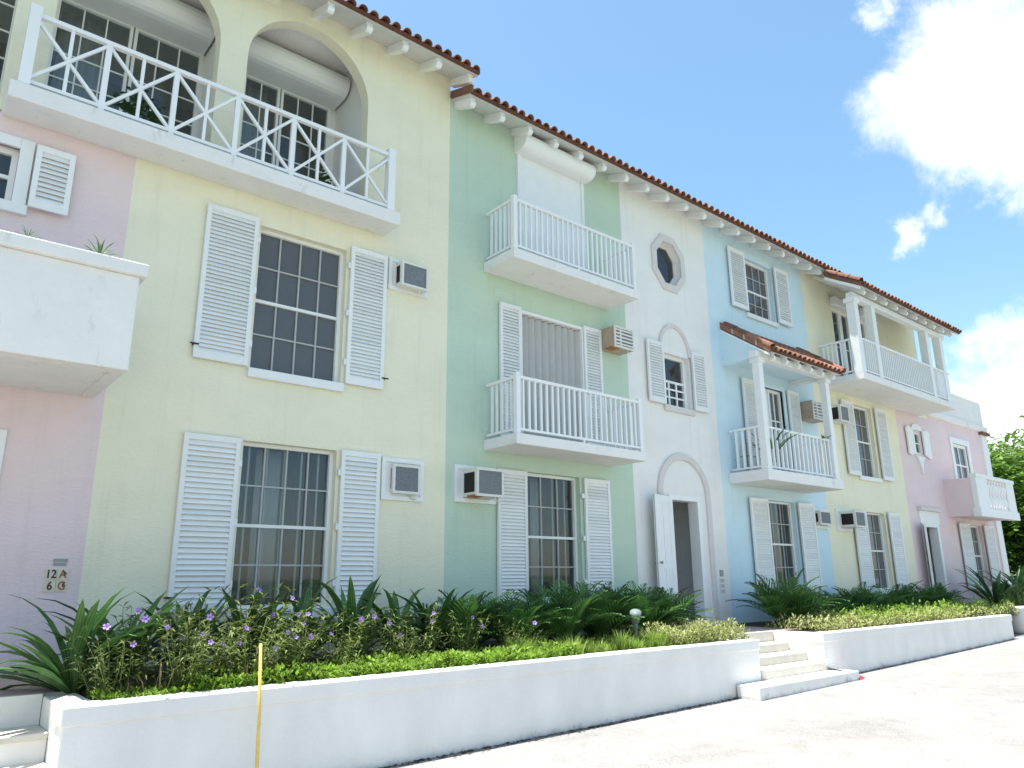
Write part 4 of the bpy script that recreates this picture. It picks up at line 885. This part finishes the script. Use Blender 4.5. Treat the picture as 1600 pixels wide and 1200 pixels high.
RU = [ruellia_mesh(40+i) for i in range(5)]
fm = MB()
for k in range(5):
    a = k*1.2566; c, s_ = math.cos(a), math.sin(a); b = a+0.52; e_ = a-0.52
    fm.add([(0, 0, 0), (math.cos(e_)*0.020, math.sin(e_)*0.020, 0.010), (math.cos(e_*0.6+a*0.4)*0.030, math.sin(e_*0.6+a*0.4)*0.030, 0.012), (math.cos(b*0.6+a*0.4)*0.030, math.sin(b*0.6+a*0.4)*0.030, 0.012), (math.cos(b)*0.020, math.sin(b)*0.020, 0.010)], [(0,1,2,3,4)])
FLOWER = raw(fm, 'flower', 'purple')
tm = MB().tube([(0, 0, -0.03), (0, 0, 0.002), (0, 0, 0.004)], [0.003, 0.006, 0.005], 6); THROAT = raw(tm, 'throat', 'throat')
def ruellia(x, y, s, label, group, nf, i, z=-0.14):
    t = empty('purple_flowered_shrub', (x, y, z)); tag(t, label, 'shrub', group)
    me, tips = RU[i % 5]; rz = rp.uniform(0, 6.28)
    o = link('foliage', me, None, t, (x, y, z), (0, 0, rz)); o.scale = (s*1.1, s*1.1, s)
    mt = Matrix.Rotation(rz, 3, 'Z')
    cand = sorted(tips, key=lambda p: (mt@p).y-0.35*p.z); cand = cand[:max(nf*3, 8)]; rp.shuffle(cand); nf = max(2, int(nf*0.75+0.5))
    for p in cand[:nf]:
        q = mt@p; w_ = Vector((x+q.x*s*1.1, y+q.y*s*1.1, z+q.z*s+0.015))
        d = Vector((rp.uniform(-.7, .5), -1, rp.uniform(0, .9))).normalized(); fs = rp.uniform(0.7, 1.1)
        fo = link('flower', FLOWER, None, t, w_, d.to_track_quat('Z', 'Y').to_euler(), (fs,)*3)
        th = bpy.data.objects.new('throat', THROAT); C.objects.link(th); th.parent = fo; th.location = (0, 0, 0.002)
    return t
# strap-leaf lilies: one by the first steps, then a loose row at the back
strap_plant(1.46, -1.72, 50, 0.98, 'big strap-leaved lily spilling over the first white steps', 'strap-leaved lilies in the long planter', low=True)
strap_plant(1.85, -1.45, 30, 1.0, 'strap-leaved lily beneath the number tiles', 'strap-leaved lilies in the long planter')
LW = ['before the left ground floor shutter', 'below the left side of the barred window', 'below the middle of the barred window', 'below the right side of the barred window', 'before the right ground floor shutter', 'below the square-framed air conditioner']
for i, (x, y, s) in enumerate(((2.55, -0.95, 1.05), (3.15, -1.05, 1.0), (3.75, -0.95, 0.98), (4.35, -1.0, 1.1), (4.95, -0.95, 1.0), (5.55, -0.9, 1.0))):
    strap_plant(x, y, 30, s*1.06, 'strap-leaved lily '+LW[i]+' of the yellow arched house', 'lilies behind the purple flowers')
xs_ = [(5.6, -1.25, 'front-row cycad beside the last lily and purple shrubs'), (6.1, -0.8, 'cycad against the wall where yellow and green paint meet'), (6.45, -1.3, 'front-row cycad below the rust-stained air conditioner'), (6.95, -0.85, 'cycad at the wall under the rust-stained air conditioner'),
       (7.3, -1.3, 'front-row cycad before the left ground floor shutter of the green house'), (7.75, -0.85, 'cycad at the wall where shutter and barred window of the green house meet'), (8.1, -1.25, 'front-row cycad below the barred window of the green house'), (8.55, -0.85, 'cycad at the wall below the barred window of the green house'),
       (8.9, -1.25, 'front-row cycad right beside the grey-green garden spotlight'), (9.3, -0.85, 'cycad at the wall before the right ground floor shutter of the green house'), (9.65, -1.15, 'front-row cycad next to the landing by the open white door'), (10.05, -0.7, 'cycad at the wall partly covering the open white door leaf')]
for x, y, lb in xs_: cycad(x, y, 42, rp.uniform(0.88, 1.08), 'dark feathery '+lb, 'cycads in front of the green house')
cycad(13.1, -1.15, 60, 1.2, 'round bushy cycad at the landing in front of the blue house corner', None)
for x, y, lb in ((14.2, -0.7, 'before the left ground floor shutter of the blue house'), (15.1, -0.7, 'below the barred window of the blue house'), (16.0, -0.75, 'before the right ground floor shutter of the blue house'), (16.9, -0.7, 'below the small air conditioner of the blue house'), (17.8, -0.75, 'below the ground floor air conditioner of the far yellow house'), (18.7, -0.7, 'before the left ground floor shutter of the far yellow house'), (19.6, -0.7, 'below the ground floor window of the far yellow house'), (20.5, -0.8, 'before the right ground floor shutter of the far yellow house'), (21.3, -0.7, 'beside the open door leaf of the far pink house')):
    cycad(x, y, 30, rp.uniform(0.85, 1.0), 'low dark cycad '+lb, 'cycads behind the right planter')
for x, y, s, lb in ((23.9, -1.1, 1.5, 'beside the door of the far pink house'), (25.0, -1.3, 1.6, 'before the left shutter of the far pink house'), (26.2, -1.2, 1.5, 'below the ground floor window of the far pink house'), (27.3, -1.3, 1.5, 'before the right shutter of the far pink house')): strap_plant(x, y, 26, s, 'tall strap-leaved lily '+lb, 'lilies in front of the far pink house', z=-0.2)
ru = [(1.62, -2.12, 0.72, 3, 'at the planter corner by the first steps'), (1.95, -1.75, 0.85, 4, 'leaning against the big lily by the first steps'), (2.15, -2.2, 0.75, 3, 'right in front of the dark green garden spotlight'), (2.5, -1.8, 0.95, 4, 'just right of the dark green garden spotlight'),
      (2.85, -1.6, 1.08, 7, 'tallest of all with a bunch of blooms before the shutter'), (2.75, -2.1, 0.85, 6, 'blooming directly behind the yellow rod'), (3.2, -1.95, 0.8, 2, 'between the yellow rod and the bright ground cover'), (3.45, -1.5, 0.85, 2, 'below the left edge of the barred yellow house window'),
      (3.75, -1.85, 0.7, 3, 'low, in front below the barred yellow house window'), (4.15, -1.6, 0.78, 3, 'below the right half of the barred yellow house window'), (4.5, -1.8, 0.66, 2, 'low, before the right lower shutter of the yellow arched house'), (4.95, -1.55, 0.75, 3, 'below the square-framed air conditioner'), (5.4, -1.7, 0.66, 2, 'low, at the yellow wall end next to the cycads'), (6.05, -1.75, 0.55, 3, 'small and alone among the cycads')]
for i, (x, y, s, nf, lb) in enumerate(ru): ruellia(x, y, s, 'purple-flowered shrub '+lb, 'purple-flowered shrubs in the long planter', nf, i)
for i, (x, y, s, lb) in enumerate(((22.6, -2.0, 0.8, 'beside the squat white pot'), (23.4, -2.1, 0.8, 'before the door of the far pink house'), (24.3, -2.1, 0.85, 'before the tall lilies of the far pink house'))): ruellia(x, y, s, 'low flowering shrub '+lb, 'low shrubs past the right planter', 4, i)
# ground cover (uncountable)
def cover(name, label, mat, n, xr, yr, zr, size, seed, up=(0.2, 1.1), asp=0.55, clump=None):
    q = random.Random(seed); m = MB()
    for i in range(n):
        x = q.uniform(*xr); y = yr[0]+(yr[1]-yr[0])*q.random()**1.25
        hump = 0.5+0.5*math.sin(x*5.3+math.sin(y*7)*2)*math.cos(x*2.1+y*4)
        z = -0.15+q.uniform(*zr)*(0.55+0.75*hump)
        a = q.uniform(0, 6.283); e = q.uniform(*up); l = size*q.uniform(0.6, 1.35)
        d = Vector((math.cos(a)*math.cos(e), math.sin(a)*math.cos(e), math.sin(e))); s_ = d.cross(Vector((q.uniform(-.3, .3), q.uniform(-.3, .3), 1))).normalized()*l*asp*0.5
        b = Vector((x, y, z)); m.add([b, b+d*l*0.45-s_, b+d*l, b+d*l*0.45+s_], [(0,1,2,3)])
    o = link(name, raw(m, name, mat)); tag(o, label, 'ground cover', kind='stuff'); return o
cover('ground_cover', 'bright green leafy ground cover along the front of the long planter', 'cover', 9000, (2.2, 6.6), (-2.42, -1.75), (0.0, 0.13), 0.055, 5)
cover('ground_cover', 'mixed low weeds at the corner of the long planter by the first steps', 'cover', 1500, (1.5, 2.4), (-2.42, -1.95), (0.0, 0.07), 0.045, 6)
cover('pale_ground_cover', 'pale yellow-green leafy plants at the end of the long planter by the steps', 'varieg', 5200, (8.3, 10.0), (-2.42, -1.35), (0.02, 0.24), 0.06, 7, asp=0.4)
cover('pale_ground_cover', 'yellow-green low plants filling the front of the right planter', 'varieg', 9000, (12.2, 21.5), (-2.42, -1.3), (0.02, 0.22), 0.07, 8, asp=0.4)
cover('pale_ground_cover', 'bright leafy low plants among the cycads of the right planter', 'cover', 5000, (13.9, 21.5), (-2.3, -1.1), (0.05, 0.3), 0.075, 18, asp=0.4)
def tufts(label, mat, centers, per, h, seed):
    q = random.Random(seed); m = MB()
    for cx, cy in centers:
        for i in range(per):
            a = q.uniform(0, 6.283); r0 = abs(q.gauss(0, 0.07)); ln = q.uniform(0.15, 0.75); H = h*q.uniform(0.35, 1.2)*(0.6+0.5*math.sin(cx*9)*math.cos(cy*8+cx)); x = cx+math.cos(a)*r0; y = cy+math.sin(a)*r0; dx, dy = math.cos(a)*ln, math.sin(a)*ln; w = 0.0045
            sx, sy = -math.sin(a)*w, math.cos(a)*w
            m.add([(x-sx, y-sy, -0.16), (x+sx, y+sy, -0.16), (x+dx*H*.4+sx, y+dy*H*.4+sy, -0.16+H*.6), (x+dx*H*.4-sx, y+dy*H*.4-sy, -0.16+H*.6), (x+dx*H, y+dy*H, -0.16+H*0.92)], [(0,1,2,3),(3,2,4)])
    o = link('grass', raw(m, 'grass', mat)); tag(o, label, 'grass', kind='stuff'); return o
cn = []
q = random.Random(9)
for i in range(95): cn.append((q.uniform(5.9, 9.0), q.uniform(-2.3, -1.5)))
tufts('bright thin grass tufts in front of the cycads in the long planter', 'grass', cn, 70, 0.27, 4)
cn = [(q.uniform(1.6, 3.2), q.uniform(-2.35, -1.9)) for i in range(40)]
tufts('dry grass blades around the purple-flowered shrubs', 'drystem', cn, 4, 0.34, 5)

# balcony plants
def potplant(x, y, z, label, h=0.35, leafm='leaf', pot=True):
    t = empty('potted_plant', (x, y, z)); tag(t, label, 'potted plant')
    if pot: MB().tube([(x, y, z), (x, y, z+0.2)], [0.09, 0.12], 12).build('pot', 'pot', t)
    for i in range(16):
        a = i*2.4; o = link('leaf', rp.choice(STRAP), None, t, (x, y, z+(0.18 if pot else 0))); o.rotation_euler = (0, rp.uniform(-.1, .6), a); o.scale = (h, h*0.6, h)
potplant(1.28, -1.32, 3.76, 'small spiky bright green plant on the solid white parapet balcony', 0.26, pot=False)
potplant(0.68, -1.32, 3.76, 'dull spiky plant on the solid white parapet balcony beside the small pink window', 0.17, pot=False)
potplant(14.05, -0.62, 2.84, 'potted plant behind the railing of the blue porch balcony', 0.9)
t = empty('railing_planter', (16.25, -0.86, 3.72)); tag(t, 'small dark leafy plant hanging over the railing corner of the blue porch balcony', 'plant')
for i in range(22):
    a = i*2.4; o = link('leaf', rp.choice(STRAP), None, t, (16.0+rp.uniform(-.2, .15), -0.82, 3.72)); o.rotation_euler = (0, rp.uniform(.4, 1.2), a); o.scale = (0.25, 0.3, 0.2)
def bush(x, y, z, rr, label, n, seed, name='loggia_plant'):
    q = random.Random(seed); t = empty(name, (x, y, z)); tag(t, label, 'potted plant')
    MB().tube([(x, y, z), (x, y, z+0.28)], [0.13, 0.17], 12).build('pot', 'tile', t)
    m = MB()
    for i in range(n):
        v = Vector((q.gauss(0, 1), q.gauss(0, 1), q.gauss(0, 1))).normalized()*rr*q.uniform(0.4, 1); c = Vector((x, y, z+0.3+rr*0.8))+v; a = q.uniform(0, 6.28); l = 0.07
        d = Vector((math.cos(a), math.sin(a), q.uniform(-.4, .6))).normalized(); s_ = d.cross(Vector((0, 0.3, 1))).normalized()*l*0.4; m.add([c, c+d*l*.5-s_, c+d*l, c+d*l*.5+s_], [(0,1,2,3)])
    link('foliage', raw(m, 'foliage', 'leaf'), None, t, (0, 0, 0))
bush(1.75, 0.35, 5.86, 0.32, 'bushy green potted plant inside the first loggia arch', 260, 1); bush(4.25, 0.25, 5.86, 0.2, 'small potted plant inside the second loggia arch', 140, 2)
for o_ in list(C.objects):
    if o_.name.startswith('foliage') and o_.parent and o_.parent.name.startswith('loggia_plant'): o_.location = -WL[o_.parent.name]

# ------------------------------------------------------------------ right end: pot, low wall, trees
t = empty('stone_pot', (21.6, -2.35, -0.6)); tag(t, 'squat whitewashed pot at the end of the right planter', 'pot')
z = street_z(21.6); MB().tube([(21.6, -2.3, z), (21.6, -2.3, z+0.1), (21.6, -2.3, z+0.55), (21.6, -2.3, z+0.62)], [0.25, 0.3, 0.36, 0.38], 20).build('body', 'pot', t, True)
planter_far = empty('planter', (25.5, -2.45, -0.5)); tag(planter_far, 'low white planter wall in front of the far pink house', 'planter')
MB().box(22.3, 30.0, -2.6, -2.35, -0.7, -0.17).build('front_wall', 'planter', planter_far, bevel=0.012)
def tree(x, y, z, h, cr, label, mat, seed, n=22000, leaf=0.26):
    q = random.Random(seed); t = empty('tree', (x, y, z)); tag(t, label, 'tree', 'trees beyond the far pink house')
    m = MB(); tr = 0.16
    m.tube([(x, y, z-0.2), (x+0.1, y, z+h*0.25), (x-0.05, y+0.1, z+h*0.5), (x, y, z+h*0.75)], [tr*1.3, tr, tr*0.8, tr*0.3], 8)
    cl = []
    for i in range(44):
        a = q.uniform(0, 6.283); rr = cr*math.sqrt(q.uniform(0.05, 1)); zz = z+h*q.uniform(0.28, 0.95); k = 1-abs((zz-z)/h-0.55)*1.1
        c = Vector((x+math.cos(a)*rr*k, y+math.sin(a)*rr*k, zz)); cl.append((c, q.uniform(0.5, 0.9)*cr*0.5))
        if i < 14: m.tube([(x, y, z+h*q.uniform(0.2, 0.5)), ((x+c.x)/2, (y+c.y)/2, (zz+z+h*0.4)/2), tuple(c)], [tr*0.45, tr*0.28, 0.02], 6)
    m.build('trunk', 'bark', t, True)
    L = MB()
    for i in range(n):
        c, rr = q.choice(cl); v = Vector((q.gauss(0, 1), q.gauss(0, 1), q.gauss(0, 0.75))); v = v.normalized()*rr*q.uniform(0.3, 1.05)**0.6; p = c+v
        a = q.uniform(0, 6.283); e = q.uniform(-0.8, 0.5); l = leaf*q.uniform(0.6, 1.3); d = Vector((math.cos(a)*math.cos(e), math.sin(a)*math.cos(e), math.sin(e))); s_ = d.cross(Vector((q.uniform(-.5, .5), q.uniform(-.5, .5), 1))).normalized()*l*0.3
        L.add([p, p+d*l*.5-s_, p+d*l, p+d*l*.5+s_], [(0,1,2,3)])
    me = raw(L, 'crown', mat); o = link('crown', me, None, t, (0, 0, 0)); o.location = -WL[t.name]
    return t
tree(35.8, 1.4, -0.3, 6.2, 4.4, 'bright green rounded tree just past the far pink house', 'tree', 1)
tree(41.0, 4.5, -0.2, 7.0, 3.6, 'taller green tree set back behind the bright rounded tree', 'tree', 2)
tree(34.0, -0.2, -0.3, 3.2, 1.9, 'low dark bushy tree at the end of the row under the bright tree', 'tree2', 3, 12000, 0.16)
tree(38.5, -1.5, -0.2, 4.2, 2.6, 'dark spreading tree beyond the low planter wall', 'tree2', 4, 14000)
tree(46.0, 0.5, -0.1, 7.0, 4.2, 'broad green tree farthest along the street', 'tree', 5, 14000)
